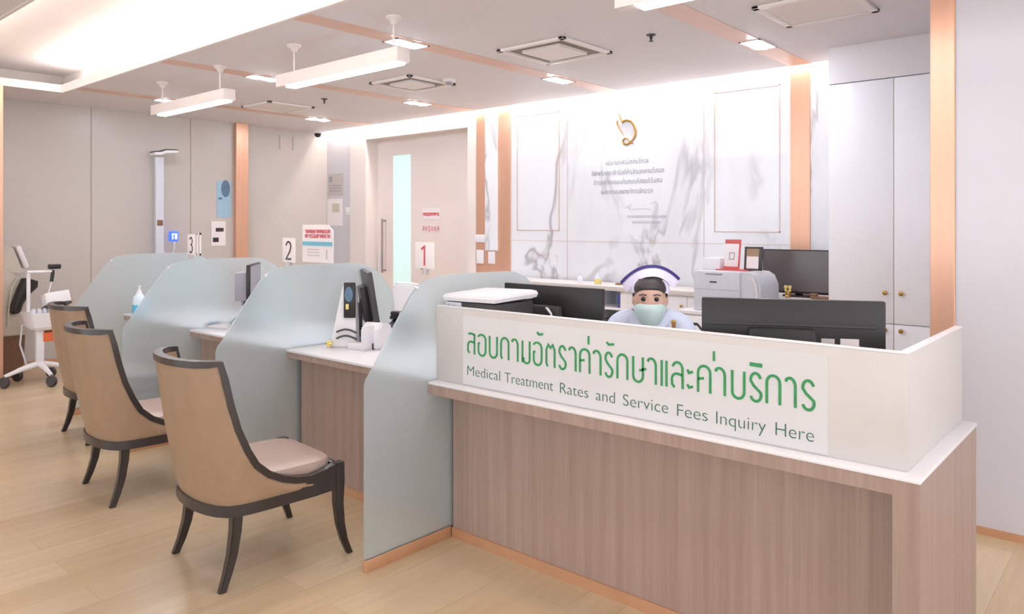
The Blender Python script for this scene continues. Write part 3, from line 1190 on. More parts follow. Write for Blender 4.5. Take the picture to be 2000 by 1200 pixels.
t = thing('information_poster', 'tall light blue poster with a dark emblem beside the copper strip', 'poster', (XL, 5.03, 1.71))
obj('sheet', wall_x_box(4.95, 5.15, 1.71, 2.20), M_BLUE, t)
bm = NB()
prism(bm, [(5.07 + .062 * math.cos(a), 2.10 + .115 * math.sin(a)) for a in [2 * PI * k / 20 for k in range(20)]], 'x', XL + .006, XL + .009)
box(bm, XL + .006, XL + .009, 4.97, 5.02, 1.95, 1.98)
obj('dark_emblem', bm, M_BLUE_D, t)
t = thing('acrylic_notice', 'pale notice with dark photos on the wall below the blue poster', 'notice', (XL + .05, 4.92, 1.3))
obj('sheet', wall_x_box(4.87, 5.07, 1.33, 1.66, XL, .008), M_PAPER, t)
bm = NB()
box(bm, XL + .008, XL + .011, 4.93, 5.04, 1.52, 1.57)
box(bm, XL + .008, XL + .011, 4.89, 4.97, 1.38, 1.44)
obj('photo_print', bm, M_INK, t)
for (y, lab) in ((5.90, 'thin pale hanging strip on the wall nearer the copper strip'), (6.115, 'thin pale hanging strip on the wall nearer the security camera')):
    bm = NB()
    box(bm, XL, XL + .02, y - .007, y + .007, 2.70, 2.90, .003)
    tag(obj('hanging_strip', bm, M_CREAM), lab, 'wall strip', 'thin wall strips')

# --- switches on the copper back wall
tag(obj('switch_plate', bx(-6.445, -6.275, YW - .034, YW - .02, 1.395, 1.492, .004), M_PWHITE), 'wide white switch plate, upper one on the copper strip', 'switch', 'white switch plates')
tag(obj('switch_plate', bx(-6.425, -6.305, YW - .034, YW - .02, 1.135, 1.302, .004), M_PWHITE), 'upright white switch plate below the wide one', 'switch', 'white switch plates')
tag(obj('switch_plate', bx(-6.228, -6.117, YW - .034, YW - .02, 1.138, 1.29, .004), M_PWHITE), 'upright white switch plate under the narrow marble strip', 'switch', 'white switch plates')

# --- gold emblem and engraved quotation on the marble
t = thing('wall_emblem', 'curled gold emblem on the marble wall above the engraved text', 'emblem', (-4.25, YW, 2.45))
bm = NB()
EY = YW - .012


def flat_tube(bm, pts, rs):
    tube(bm, [(x, EY, z) for x, z in pts], rs, 8)


flat_tube(bm, [(-4.374, 2.716), (-4.384, 2.690), (-4.382, 2.668), (-4.346, 2.61), (-4.303, 2.552)], [.004, .010, .008, .006, .004])
flat_tube(bm, [(-4.364, 2.794), (-4.350, 2.755), (-4.331, 2.718), (-4.313, 2.674)], [.003, .006, .009, .008])
obj('thin_strokes', bm, M_GOLD, t)
bm = NB()
flat_tube(bm, [(-4.317, 2.69), (-4.295, 2.702), (-4.274, 2.704), (-4.239, 2.698), (-4.206, 2.682), (-4.183, 2.656), (-4.166, 2.625), (-4.158, 2.594), (-4.157, 2.562), (-4.164, 2.530), (-4.180, 2.503), (-4.205, 2.480), (-4.239, 2.466)],
          [.010, .013, .013, .012, .012, .012, .013, .013, .013, .012, .010, .008, .006])
obj('arc', bm, M_GOLD, t)
bm = NB()
flat_tube(bm, [(-4.232, 2.48), (-4.253, 2.508), (-4.271, 2.515), (-4.289, 2.514), (-4.306, 2.503), (-4.313, 2.487), (-4.309, 2.470), (-4.295, 2.457), (-4.267, 2.449), (-4.245, 2.455), (-4.215, 2.466), (-4.186, 2.455)],
          [.006, .008, .009, .009, .009, .010, .010, .011, .011, .010, .009, .006])
obj('loop', bm, M_GOLD, t)

t = thing('engraved_quotation', 'grey Thai text with a signature engraved on the white marble wall', 'wall lettering', (-4.26, YW, 1.62))
for (x0, x1, z) in ((-4.532, -3.996, 2.245), (-4.714, -3.819, 2.140), (-4.683, -3.838, 2.040), (-4.594, -3.952, 1.936)):
    bm = NB()
    x = x0
    while x < x1 - .01:
        g = random.choice(['ko', 'aa', 'o', 'bo', 'ro', 'lo', 'to', 'tho', 'mo', 'so', 'ae', 'kho', 'aa'])
        w = .012 if g in ('aa', 'ae') else .022
        glyphs(bm, [(g, x, x + w)], z, .038, .0040, YW - .0005, 0)
        if random.random() < .28:
            stroke(bm, [(x + .004, z + .052), (x + .018, z + .048)], .006, YW - .0005)
        x += w + .013
    obj('text_line', bm, M_INK_G, t)
bm = NB()
for pts in ([(-4.29, 1.78), (-4.25, 1.81), (-4.24, 1.77), (-4.22, 1.83), (-4.225, 1.76)], [(-4.2, 1.77), (-4.1, 1.775), (-4.0, 1.77), (-3.98, 1.76)], [(-3.98, 1.83), (-3.93, 1.84), (-3.9, 1.82), (-3.905, 1.77)]):
    stroke(bm, pts, .006, YW)
obj('signature', bm, M_INK_P, t)
for (x0, x1, z) in ((-4.262, -3.803, 1.682), (-4.204, -3.873, 1.622)):
    bm = NB()
    x = x0
    while x < x1 - .01:
        glyphs(bm, [(random.choice(['o', 'bo', 'ko', 'lo', 'ro']), x, x + .013)], z, .024, .004, YW - .0005)
        x += .021
    obj('small_text_line', bm, M_INK_P, t)


# ================================================================== BACK COUNTER AND CABINETS
t = thing('back_counter', 'long white-topped counter along the marble wall with an open shelf', 'counter', (-4.3, 6.45, 0))
obj('worktop', bx(-6.6, -2.025, 6.20, 6.648, .955, 1.0, .004), M_CREAM, t)
bm = NB()
box(bm, -6.58, -4.36, 6.25, 6.27, .05, .955)
box(bm, -6.58, -6.56, 6.27, 6.64, .05, .955)
obj('front_panel', bm, M_FABRIC if False else M_LAM, t)
bm = NB()
box(bm, -4.37, -4.35, 6.24, 6.64, .05, .955)
box(bm, -4.05, -3.97, 6.24, 6.64, .05, .955)
box(bm, -4.35, -4.05, 6.62, 6.64, .05, .955)
box(bm, -4.35, -4.05, 6.24, 6.62, .765, .79)
box(bm, -4.35, -4.05, 6.24, 6.62, .40, .425)
obj('open_shelf', bm, M_CAB, t, label='white open shelf')
for (a, b) in ((-3.968, -3.33), (-3.325, -2.69), (-2.685, -2.03)):
    d_ = obj('door', bx(a, b, 6.24, 6.258, .06, .95, .002), M_CAB, t)
    bm = NB()
    lathe(bm, [(0, 0), (.008, 0), (.008, .012), (.014, .02), (0, .026)], 0, 0, 12, 0, Matrix.Translation((b - .05, 6.24, .86)) @ Matrix.Rotation(PI / 2, 4, 'X'))
    obj('knob', bm, M_GOLD, d_)
obj('plinth', bx(-6.56, -2.03, 6.30, 6.62, 0, .05), M_COPPER_SKIRT, t)
t = thing('ring_binder', 'blue ring binder standing in the open shelf beside the nurse', 'binder', (-4.08, 6.4, .79))
obj('cover', bx(-4.098, -4.056, 6.26, 6.50, .79, .925, .003), M_BINDER, t)
bm = NB()
lathe(bm, [(0, 0), (.012, 0), (.012, .002), (0, .002)], 0, 0, 12, 0, Matrix.Translation((-4.077, 6.2595, .82)) @ Matrix.Rotation(PI / 2, 4, 'X'))
obj('finger_ring', bm, M_STEEL, t)
tag(obj('file_box', bx(-4.33, -4.16, 6.30, 6.58, .425, .66, .004), M_DARK), 'dark box on the lower level of the open shelf', 'box')
# small things on the back counter
t = thing('sanitiser_pump', 'small white pump bottle on the back counter above the black monitor', 'bottle', (-4.60, 6.32, 1.0))
bm = NB()
lathe(bm, [(0, 0), (.026, 0), (.028, .05), (.02, .07), (.009, .078), (.009, .09), (0, .092)], 0, 0, 16)
obj('body', bm, M_PWHITE, t, local=True)
bm = NB()
tube(bm, [(0, 0, .09), (0, 0, .115)], .005, 8)
box(bm, -.008, .03, -.007, .007, .112, .122, .002)
obj('pump', bm, M_PWHITE, t, local=True)
t = thing('spray_bottle', 'clear bottle with yellow label on the back counter, left of the nurse', 'bottle', (-4.36, 6.30, 1.0))
bm = NB()
lathe(bm, [(0, 0), (.03, 0), (.032, .06), (.028, .08), (.012, .10), (.012, .12), (0, .122)], 0, 0, 16)
obj('body', bm, M_BOTTLE, t, local=True)
bm = NB()
lathe(bm, [(.0325, .01), (.0335, .012), (.0335, .06), (.0325, .062)], 0, 0, 16)
obj('label_band', bm, M_YELLOW, t, local=True)
for (x, lab) in ((-4.19, 'small dark lid lying on the back counter nearer the clear bottle'), (-4.09, 'small dark lid lying on the back counter nearer the nurse')):
    bm = NB()
    lathe(bm, [(0, 0), (.034, 0), (.034, .012), (.02, .02), (0, .022)], x, 6.42, 16, 1.0)
    tag(obj('dark_lid', bm, M_BROWN), lab, 'lid', 'dark lids on the back counter')

# tall white cabinets
t = thing('tall_cabinet', 'tall white cabinet with brass knobs beside the copper wall edge', 'cabinet', (-1.49, 6.4, 0))
obj('carcass', bx(-2.02, -.965, 6.12, 6.64, 0, 2.712), M_CAB, t)
XM = -1.545
for (x0, x1, z0, z1, kx, kz) in ((-2.018, XM - .003, .865, 2.705, XM - .055, 1.095), (XM + .003, -.968, .865, 2.705, XM + .055, 1.095),
                                 (-2.018, XM - .003, .06, .858, XM - .055, .815), (XM + .003, -.968, .06, .858, XM + .055, .815)):
    d_ = obj('door', bx(x0, x1, 6.10, 6.119, z0, z1, .002), M_CAB, t)
    bm = NB()
    lathe(bm, [(0, 0), (.011, 0), (.009, .014), (.018, .026), (.016, .034), (0, .036)], 0, 0, 14, 0, Matrix.Translation((kx, 6.10, kz)) @ Matrix.Rotation(PI / 2, 4, 'X'))
    obj('knob', bm, M_GOLD, d_, label='brass knob')
bm = NB()
box(bm, XM - .003, XM + .003, 6.108, 6.12, .06, 2.70)
obj('door_gap', bm, M_INLAY, t)

# ------------------------------------------------------------------ printer table, printer and what stands on it
t = thing('printer_stand', 'low white cupboard carrying the office printer behind the nurse', 'cupboard', (-2.73, 5.95, 0))
obj('carcass', bx(-3.10, -2.36, 5.72, 6.19, .04, .86, .003), M_CAB, t)
obj('top', bx(-3.12, -2.34, 5.69, 6.195, .86, .89, .003), M_WHITE, t)
obj('plinth', bx(-3.08, -2.38, 5.75, 6.16, 0, .04), M_DARK, t)
for (a, b) in ((-3.097, -2.733), (-2.727, -2.363)):
    obj('door', bx(a, b, 5.703, 5.72, .05, .85, .002), M_CAB, t)

t = thing('office_printer', 'pale blue-grey office printer with a rounded side, right of the nurse', 'printer', (-2.72, 5.95, .89))
bm = NB()
box(bm, -3.01, -2.60, 5.755, 6.15, .89, 1.225, .012)
obj('body', bm, M_LGREY, t)
bm = NB()
ring = [(-2.60, .89), (-2.50, .89), (-2.455, .93), (-2.435, 1.02), (-2.44, 1.12), (-2.47, 1.19), (-2.52, 1.22), (-2.60, 1.225)]
prism(bm, ring, 'y', 5.78, 6.15)
obj('side_cover', bm, M_GREY if False else M_LGREY, t)
bm = NB()
box(bm, -2.90, -2.75, 5.748, 5.757, 1.195, 1.205, .001)
box(bm, -3.0, -2.61, 5.7545, 5.757, 1.07, 1.073)
obj('front_slot', bm, M_GREY, t)
bm = NB()
box(bm, -2.86, -2.80, 5.752, 5.756, 1.128, 1.140)
obj('emblem', bm, M_DARK, t)
bm = NB()
tube(bm, [(-2.47, 5.774, .98), (-2.46, 5.765, 1.05), (-2.47, 5.765, 1.12), (-2.50, 5.774, 1.18)], .008, 8)
obj('side_grip', bm, M_PWHITE, t)
tag(obj('paper_carton', bx(-3.06 + .06, -2.84, 5.90, 6.10, 1.2255, 1.325, .004), M_PWHITE), 'white box on top of the office printer', 'box')
t = thing('card_stand', 'white card in a red-edged stand on the office printer', 'card stand', (-2.75, 5.92, 1.226))
Rm = Matrix.Translation((-2.752, 5.93, 1.236)) @ Matrix.Rotation(math.radians(-9), 4, 'X')
bm = NB()
box(bm, -.068, .068, -.004, .004, 0, .245, .002, Rm)
obj('card', bm, M_PAPER, t)
bm = NB()
box(bm, -.068, .068, -.007, .005, .215, .25, .002, Rm)
box(bm, .056, .070, -.006, .005, .0, .25, .002, Rm)
box(bm, -.068, .068, -.007, .005, .0, .022, .002, Rm)
obj('red_edge', bm, M_REDSTAND, t)
bm = NB()
box(bm, -2.86, -2.60, 5.86, 6.02, 1.2255, 1.236, .002)
obj('base', bm, M_REDSTAND, t)
bm = NB()
for (a, b, c, d) in ((-.025, .022, .08, .086), (-.025, .022, .134, .14), (-.025, -.019, .08, .14), (.016, .022, .08, .14)):
    box(bm, a, b, -.006, -.003, c, d, 0, Rm)
obj('printed_mark', bm, M_GREY, t)
t = thing('photo_frame', 'dark frame with a tan and white picture on the office printer', 'photo frame', (-2.57, 5.95, 1.226))
Rm = Matrix.Translation((-2.575, 5.955, 1.2255)) @ Matrix.Rotation(math.radians(-6), 4, 'X')
bm = NB()
w, h = .077, .20
for (a, b, c, d) in ((-w, w, .004, .02), (-w, w, h - .014, h), (-w, -w + .016, .004, h), (w - .03, w, .004, h)):
    box(bm, a, b, -.008, .008, c, d, .002, Rm)
obj('frame', bm, M_GREY if False else M_DARK, t)
bm = NB()
box(bm, -w + .01, w - .02, -.003, .004, .015, h - .01, 0, Rm)
obj('picture', bm, M_TAN, t)
bm = NB()
box(bm, -w + .02, w - .032, -.005, -.002, .02, h * .6, 0, Rm)
obj('white_slip', bm, M_PAPER, t)

# golden figurine on the back counter
t = thing('gold_figurine', 'small golden two-pronged figurine in front of the grey monitor', 'figurine', (-2.39, 6.225, 1.0))
bm = NB()
lathe(bm, [(0, 0), (.024, 0), (.026, .012), (.018, .02), (.022, .045), (.016, .058), (0, .062)], 0, 0, 14)
obj('body', bm, M_GOLD, t, local=True)
bm = NB()
for s in (-1, 1):
    lathe(bm, [(0, .05), (.011, .052), (.009, .075), (.015, .082), (.013, .098), (0, .102)], s * .017, 0, 12)
obj('heads', bm, M_YELLOW, t, local=True)
t = thing('desk_phone', 'dark desk phone on the back counter at the foot of the grey monitor', 'phone', (-2.13, 6.235, 1.0))
obj('base', bx(-2.20, -2.06, 6.208, 6.262, 1.0, 1.025, .004), M_BROWN, t)
obj('handset', bx(-2.205, -2.15, 6.21, 6.26, 1.025, 1.045, .006), M_BROWN, t)

# ------------------------------------------------------------------ grey copier/printer on the counter beside the partition
t = thing('desk_printer', 'white-topped black printer on the sign counter beside the partition', 'printer', (-2.6, 2.78, ZT))
bm = NB()
box(bm, -2.752, -2.42, 2.635, 2.93, ZT, 1.222, .01)
obj('body', bm, M_DARK, t)
bm = NB()
rings = []
for (z, g) in ((1.222, .0), (1.240, .006), (1.254, .0), (1.260, -.02)):
    rings.append([(-2.757 - g, 2.625 - g, z), (-2.41 + g, 2.625 - g, z + .006), (-2.41 + g, 2.94 + g, z + .016), (-2.757 - g, 2.94 + g, z + .010)])
loft(bm, rings)
obj('lid', bm, M_PWHITE, t)
bm = NB()
box(bm, -2.75, -2.64, 2.627, 2.637, 1.15, 1.218, .003)
obj('control_panel', bm, M_LGREY, t)
bm = NB()
for k in range(2):
    box(bm, -2.735 + k * .04, -2.715 + k * .04, 2.623, 2.628, 1.175, 1.20, .001)
obj('buttons', bm, M_BLACK, t)

# ================================================================== THINGS ON THE DESK OF WINDOW 1
t = thing('card_terminal', 'white and black upright terminal on the desk left of the leaning monitor', 'terminal', (-3.95, 2.90, ZT))
R = Matrix.Translation((-3.96, 2.91, ZT)) @ Matrix.Rotation(math.radians(41), 4, 'Z')
bm = NB()
prism(bm, [(-.095, 0), (.075, 0), (.07, .16), (.055, .40), (-.012, .40), (-.05, .22)], 'y', -.045, .06)
for v in bm.verts:
    v.co = R @ v.co
bmesh.ops.bevel(bm, geom=bm.edges[:], offset=.008, segments=2, affect='EDGES')
obj('body', bm, M_PWHITE, t)
bm = NB()
box(bm, -.004, .070, -.062, -.043, .19, .415, .006, R)
fp = obj('front_panel', bm, M_BLACK, t)
bm = NB()
prism(bm, [(.030 + .026 * math.cos(a), .340 + .048 * math.sin(a)) for a in [2 * PI * k / 20 for k in range(20)]], 'y', -.068, -.060)
for v in bm.verts:
    v.co = R @ v.co
obj('lens', bm, M_BLUE_D, fp)
bm = NB()
box(bm, .010, .030, -.067, -.061, .245, .280, .002, R)
obj('sticker', bm, M_YELLOW, fp)
bm = NB()
for z in (.06, .10):
    tube(bm, [R @ Vector((-.05 + .018 * k, -.055 - .006 * math.sin(k * .7), z + .018 * math.sin(k * .5))) for k in range(8)], .006, 6)
obj('cable', bm, M_DARK, t)

t = thing('gooseneck_microphone', 'thin black gooseneck microphone on a grey base, desk of window 1', 'microphone', (-4.08, 3.02, ZT))
bm = NB()
box(bm, -.075, .075, -.05, .05, 0, .040, .01, Matrix.Translation((-4.065, 3.02, ZT)) @ Matrix.Rotation(.72, 4, 'Z'))
obj('base', bm, M_BLUE_D, t)
bm = NB()
tube(bm, [(-4.105, 2.99, ZT + .03), (-4.12, 2.98, ZT + .06), (-4.10, 3.0, ZT + .13), (-4.075, 3.03, ZT + .21), (-4.065, 3.04, ZT + .25)], .006, 8)
obj('gooseneck', bm, M_DARK, t)
bm = NB()
tube(bm, [(-4.066, 3.039, ZT + .245), (-4.055, 3.05, ZT + .285)], .012, 10)
obj('capsule', bm, M_BLACK, t)
t = thing('yellow_flower', 'tiny yellow flower ornament at the front of the window 1 desk', 'ornament', (-3.99, 2.80, ZT))
bm = NB()
lathe(bm, [(0, 0), (.014, 0), (.012, .008), (0, .01)], 0, 0, 12)
obj('base', bm, M_CREAM, t, local=True)
bm = NB()
for k in range(5):
    a = 2 * PI * k / 5
    lathe(bm, [(0, -.008), (.011, -.004), (.013, .002), (.008, .008), (0, .009)], .015 * math.cos(a), .004 * math.sin(a), 10, .028 + .013 * math.sin(a))
lathe(bm, [(0, -.008), (.010, 0), (0, .009)], 0, -.006, 10, .028)
obj('petals', bm, M_YELLOW, t, local=True)
t = thing('card_box', 'white open card holder in front of the leaning monitor', 'card holder', (-3.80, 2.90, ZT))
bm = NB()
R = Matrix.Translation((-3.80, 2.90, ZT)) @ Matrix.Rotation(.1, 4, 'Z')
box(bm, -.085, .06, -.03, .03, 0, .04, .004, R)
obj('tray', bm, M_PWHITE, t)
bm = NB()
box(bm, .062, .070, -.05, .05, 0, .15, .002, R)
obj('upright_plate', bm, M_PWHITE, t)
t = thing('thermal_printer', 'small white label printer with dark mouth under the leaning monitor', 'printer', (-3.83, 3.05, ZT))
bm = NB()
R = Matrix.Translation((-3.79, 3.01, ZT)) @ Matrix.Rotation(.3, 4, 'Z')
prism(bm, [(-.08, 0), (.09, 0), (.10, .08), (.06, .15), (-.03, .165), (-.08, .12)], 'x', -.06, .075)
for v in bm.verts:
    v.co = R @ v.co
bmesh.ops.bevel(bm, geom=bm.edges[:], offset=.008, segments=2, affect='EDGES')
obj('body', bm, M_PWHITE, t)
bm = NB()
box(bm, -.052, .04, -.086, -.07, .0, .04, .002, R)
obj('mouth', bm, M_BLACK, t)
t = thing('telephone', 'black telephone with coiled cord beside the glass, desk of window 1', 'phone', (-3.93, 3.33, ZT))
R = Matrix.Translation((-3.93, 3.33, ZT)) @ Matrix.Rotation(.15, 4, 'Z')
bm = NB()
prism(bm, [(-.10, 0), (.11, 0), (.11, .12), (.06, .14), (-.10, .05)], 'x', -.10, .10)
for v in bm.verts:
    v.co = R @ v.co
bmesh.ops.bevel(bm, geom=bm.edges[:], offset=.006, segments=2, affect='EDGES')
obj('body', bm, M_BLACK, t)
bm = NB()
box(bm, -.11, .11, .02, .075, .150, .185, .012, R)
box(bm, -.11, -.06, .015, .08, .128, .155, .008, R)
box(bm, .06, .11, .015, .08, .128, .155, .008, R)
obj('handset', bm, M_DARK, t)
bm = NB()
box(bm, -.02, .06, .012, .022, .155, .182, .002, R)
obj('label_strip', bm, M_PAPER_G, t)
bm = NB()
tube(bm, [R @ Vector((-.115 - .012 * math.cos(k * 1.3), -.06 + .006 * k, .03 + .012 * math.sin(k * 1.3))) for k in range(28)], .004, 6)
obj('coiled_cord', bm, M_BLACK, t)


# staff chairs behind the desks
def staff_chair(label, x, y, rz, m_back, m_edge, hi=1.02, sz=0.0):
    t = thing('office_chair', label, 'chair', (x, y, 0), rz, 'staff chairs behind the counter')
    bm = NB()
    box(bm, -.24, .24, -.23, .23, .43, .49, .025)
    obj('seat', bm, m_back, t, local=True)
    bm = NB()
    rings = []
    for k in range(9):
        z = .55 + (hi - .55) * k / 8
        w = .21 + .02 * math.sin(PI * k / 8) - (.03 if k == 8 else 0)
        ring = []
        for j in range(9):
            u = -1 + 2 * j / 8
            ring.append((u * w, -.24 - .03 * (1 - u * u) - .03 * k / 8, z))
        for j in range(8, -1, -1):
            u = -1 + 2 * j / 8
            ring.append((u * w, -.205 - .03 * (1 - u * u) - .03 * k / 8, z))
        rings.append(ring)
    loft(bm, rings)
    obj('backrest', bm, m_back, t, local=True)
    bm = NB()
    tube(bm, [(-.225, -.225, .56), (-.235, -.24, .75), (-.235, -.255, hi - .03), (-.20, -.265, hi + .012), (0, -.295, hi + .012), (.20, -.265, hi + .012), (.235, -.255, hi - .03), (.235, -.24, .75), (.225, -.225, .56)], .009, 8)
    obj('back_rim', bm, m_edge, t, local=True)
    bm = NB()
    tube(bm, [(0, -.24, .58), (0, -.25, .5), (0, -.2, .42), (0, 0, .41)], .016, 8)
    tube(bm, [(0, 0, .43), (0, 0, .08)], .026, 12)
    obj('column', bm, M_STEEL, t, local=True)
    bm = NB()
    for k in range(5):
        a = 2 * PI * k / 5
        tube(bm, [(0, 0, .10), (.27 * math.cos(a), .27 * math.sin(a), .07)], [.024, .014], 8)
    obj('star_base', bm, M_DARK, t, local=True)
    for k in range(5):
        a = 2 * PI * k / 5
        bm = NB()
        lathe(bm, [(0, -.014), (.027, -.012), (.03, 0), (.027, .012), (0, .014)], 0, 0, 14, 0, Matrix.Translation((.27 * math.cos(a), .27 * math.sin(a), .031)) @ Matrix.Rotation(a, 4, 'Z') @ Matrix.Rotation(PI / 2, 4, 'X'))
        obj('caster', bm, M_BLACK, t, local=True)


staff_chair('staff chair with white back behind the desk of window 1, beside the phone', -4.62, 3.72, PI * .95, M_PWHITE, M_PWHITE, 1.12)
staff_chair('staff chair with grey back and brass rim behind the glass partition', -5.2, 4.25, PI * .97, M_LGREY, M_GOLD, .96)
staff_chair('staff chair with dark grey back that the nurse sits on', -2.08, 3.62, PI + .53, M_FABRIC, M_DARK, 1.02)
# things on the desks of windows 2 and 3
t = thing('cable_bundle', 'dark cable looping down from the side-turned monitor to the desk', 'cable', (-5.45, 3.05, ZT))
bm = NB()
tube(bm, [(-5.36, 3.03, 1.22), (-5.44, 3.02, 1.20), (-5.49, 3.02, 1.12), (-5.47, 3.02, 1.02), (-5.43, 3.02, .95), (-5.50, 2.99, .87), (-5.56, 2.97, ZT + .008), (-5.45, 2.97, ZT + .008), (-5.36, 3.0, ZT + .008)], .006, 8)
obj('cord', bm, M_GREY, t)
t = thing('paper_tray', 'pale letter tray on the desk at the foot of the side-turned monitor', 'tray', (-5.35, 2.87, ZT))
bm = NB()
R = Matrix.Translation((-5.40, 2.85, ZT)) @ Matrix.Rotation(.3, 4, 'Z')
box(bm, -.13, .12, -.08, .08, 0, .008, .002, R)
box(bm, -.13, -.122, -.08, .08, .008, .035, .002, R)
box(bm, .112, .12, -.08, .08, .008, .035, .002, R)
obj('tray', bm, M_LGREY, t)
bm = NB()
box(bm, -.11, .10, -.07, .07, .008, .014, 0, R)
obj('papers', bm, M_PAPER, t)

t = thing('sanitiser_bottle', 'clear pump bottle half filled with blue sanitiser on the end desk', 'bottle', (-6.82, 2.80, ZT))
bm = NB()
lathe(bm, [(0, .0), (.052, .0), (.056, .01), (.055, .075), (.055, .080), (0, .080)], 0, 0, 24)
obj('blue_liquid', bm, M_LIQ, t, local=True, label='blue liquid')
bm = NB()
lathe(bm, [(.0552, .080), (.055, .11), (.048, .145), (.030, .168), (.022, .175), (0, .176)], 0, 0, 24)
obj('upper_body', bm, M_BOTTLE, t, local=True)
bm = NB()
lathe(bm, [(0, .172), (.024, .172), (.022, .19), (.010, .215), (.007, .245), (0, .247)], 0, 0, 16)
box(bm, -.008, .04, -.007, .007, .236, .246, .002)
obj('pump', bm, M_PWHITE, t, local=True)

# ================================================================== MEDICAL EQUIPMENT BY THE LEFT WALL
t = thing('blood_pressure_kiosk', 'beige blood pressure machine with black cuff, beside the copper post', 'medical machine', (-9.25, 2.45, 0))
bm = NB()
prism(bm, [(2.22, .44), (2.60, .44), (2.62, .60), (2.60, .80), (2.545, 1.02), (2.50, 1.06), (2.34, 1.20), (2.22, 1.20)], 'x', -9.42, -9.12)
bmesh.ops.bevel(bm, geom=bm.edges[:], offset=.012, segments=2, affect='EDGES')
obj('body', bm, M_BEIGE, t)
bm = NB()
prism(bm, [(2.22, 1.12), (2.52, 1.08), (2.57, 1.10), (2.47, 1.38), (2.22, 1.40)], 'x', -9.40, -9.14)
bmesh.ops.bevel(bm, geom=bm.edges[:], offset=.014, segments=2, affect='EDGES')
hd = obj('head', bm, M_BEIGE, t)
bm = NB()
R = Matrix.Translation((-9.27, 2.548, 1.265)) @ Matrix.Rotation(math.radians(20), 4, 'X')
box(bm, -.145, .145, -.02, .035, -.13, .13, .03, R)
obj('display_panel', bm, M_PWHITE, hd)
bm = NB()
prism(bm, [(2.21, .0), (2.56, .0), (2.58, .44), (2.21, .44)], 'x', -9.40, -9.14)
obj('cabinet', bm, M_BROWN, t)
bm = NB()
rings = []
for (y, z, w, h) in ((2.56, 1.04, .03, .03), (2.60, 1.0, .075, .06), (2.585, .94, .085, .07), (2.53, .86, .06, .06), (2.49, .77, .05, .05), (2.475, .70, .045, .04), (2.475, .675, .02, .02)):
    rings.append([(-9.09 + .055 * math.sin(2 * PI * k / 14), y + w * 1.15 * math.cos(2 * PI * k / 14), z + h * .3 * math.sin(2 * PI * k / 14)) for k in range(14)])
loft(bm, rings)
obj('cuff', bm, M_BLACK, t, label='black arm cuff')
bm = NB()
tube(bm, [(-9.11, 2.50, 1.05), (-9.09, 2.44, .95), (-9.09, 2.42, .75), (-9.10, 2.41, .55)], .008, 8)
obj('air_hose', bm, M_BEIGE, t)

t = thing('vital_signs_cart', 'white rolling cart with basket, pole and black handle by the hidden chair', 'medical cart', (-8.62, 2.56, 0))
bm = NB()
for (dx, dy) in ((.02, -.31), (-.02, .30), (.29, .02), (-.27, -.12), (-.25, .18)):
    tube(bm, [(-8.62, 2.56, .20), (-8.62 + dx * .5, 2.56 + dy * .5, .165), (-8.62 + dx, 2.56 + dy, .115)], [.035, .026, .018], 10)
obj('star_base', bm, M_PWHITE, t)
for (dx, dy) in ((.02, -.31), (-.02, .30), (.29, .02), (-.27, -.12), (-.25, .18)):
    bm = NB()
    M = Matrix.Translation((-8.62 + dx, 2.56 + dy, .056)) @ Matrix.Rotation(.6, 4, 'Z') @ Matrix.Rotation(PI / 2, 4, 'X')
    lathe(bm, [(0, -.02), (.045, -.022), (.055, -.012), (.055, .012), (.045, .022), (0, .02)], 0, 0, 18, 0, M)
    ck = obj('caster', bm, M_DARK, t)
    bm = NB()
    tube(bm, [(-8.62 + dx, 2.56 + dy, .09), (-8.62 + dx, 2.56 + dy, .125)], .012, 8)
    obj('caster_stem', bm, M_STEEL, ck)
bm = NB()
box(bm, -8.655, -8.585, 2.525, 2.595, .17, .62, .012)
obj('pole', bm, M_PWHITE, t)
bm = NB()
rings = []
for (z, g) in ((.53, .05), (.56, .0), (.70, -.02), (.715, -.02)):
    x0, x1, y0, y1 = -8.84 + g, -8.52 - g, 2.47 + g, 2.82 - g
    rings.append([(x0, y0, z), (x1, y0, z), (x1, y1, z), (x0, y1, z)])
loft(bm, rings)
bmesh.ops.bevel(bm, geom=bm.edges[:], offset=.012, segments=2, affect='EDGES')
obj('basket', bm, M_PWHITE, t)
bm = NB()
box(bm, -8.80, -8.58, 2.58, 2.80, .42, .515, .01)
obj('tray', bm, M_ORANGE, t)
bm = NB()
R = Matrix.Translation((-8.66, 2.715, .845)) @ Matrix.Rotation(.12, 4, 'X') @ Matrix.Rotation(-.25, 4, 'Y')
box(bm, -.10, .10, -.115, .115, -.06, .06, .012, R)
mon = obj('monitor_unit', bm, M_PWHITE, t)
bm = NB()
box(bm, -.09, .09, -.12, .12, -.085, -.062, .004, R)
obj('underside', bm, M_DARK, mon)
bm = NB()
tube(bm, [(-8.70, 2.63, .72), (-8.70, 2.665, .90), (-8.70, 2.695, 1.03)], .006, 8)
tube(bm, [(-8.70, 2.47, 1.128), (-8.70, 2.72, 1.128)], .014, 8)
tube(bm, [(-8.72, 2.49, .72), (-8.72, 2.49, 1.13)], .018, 8)
obj('rail', bm, M_PWHITE, t)
bm = NB()
tube(bm, [(-8.70, 2.693, 1.02), (-8.70, 2.708, 1.14)], .017, 10)
box(bm, -8.73, -8.67, 2.665, 2.775, 1.15, 1.20, .008)
obj('handle_grip', bm, M_BLACK, t)
bm = NB()
for k in range(5):
    lathe(bm, [(0, 0), (.022, 0), (.022, .03), (.014, .045), (0, .046)], -8.60 + .012 * (k % 2), 2.50 + .05 * k, 12, .716)
obj('probe_cups', bm, M_LGREY, t)
bm = NB()
tube(bm, [(-8.70, 2.80, .72), (-8.70, 2.84, .60), (-8.68, 2.80, .45), (-8.66, 2.76, .36)], .009, 8)
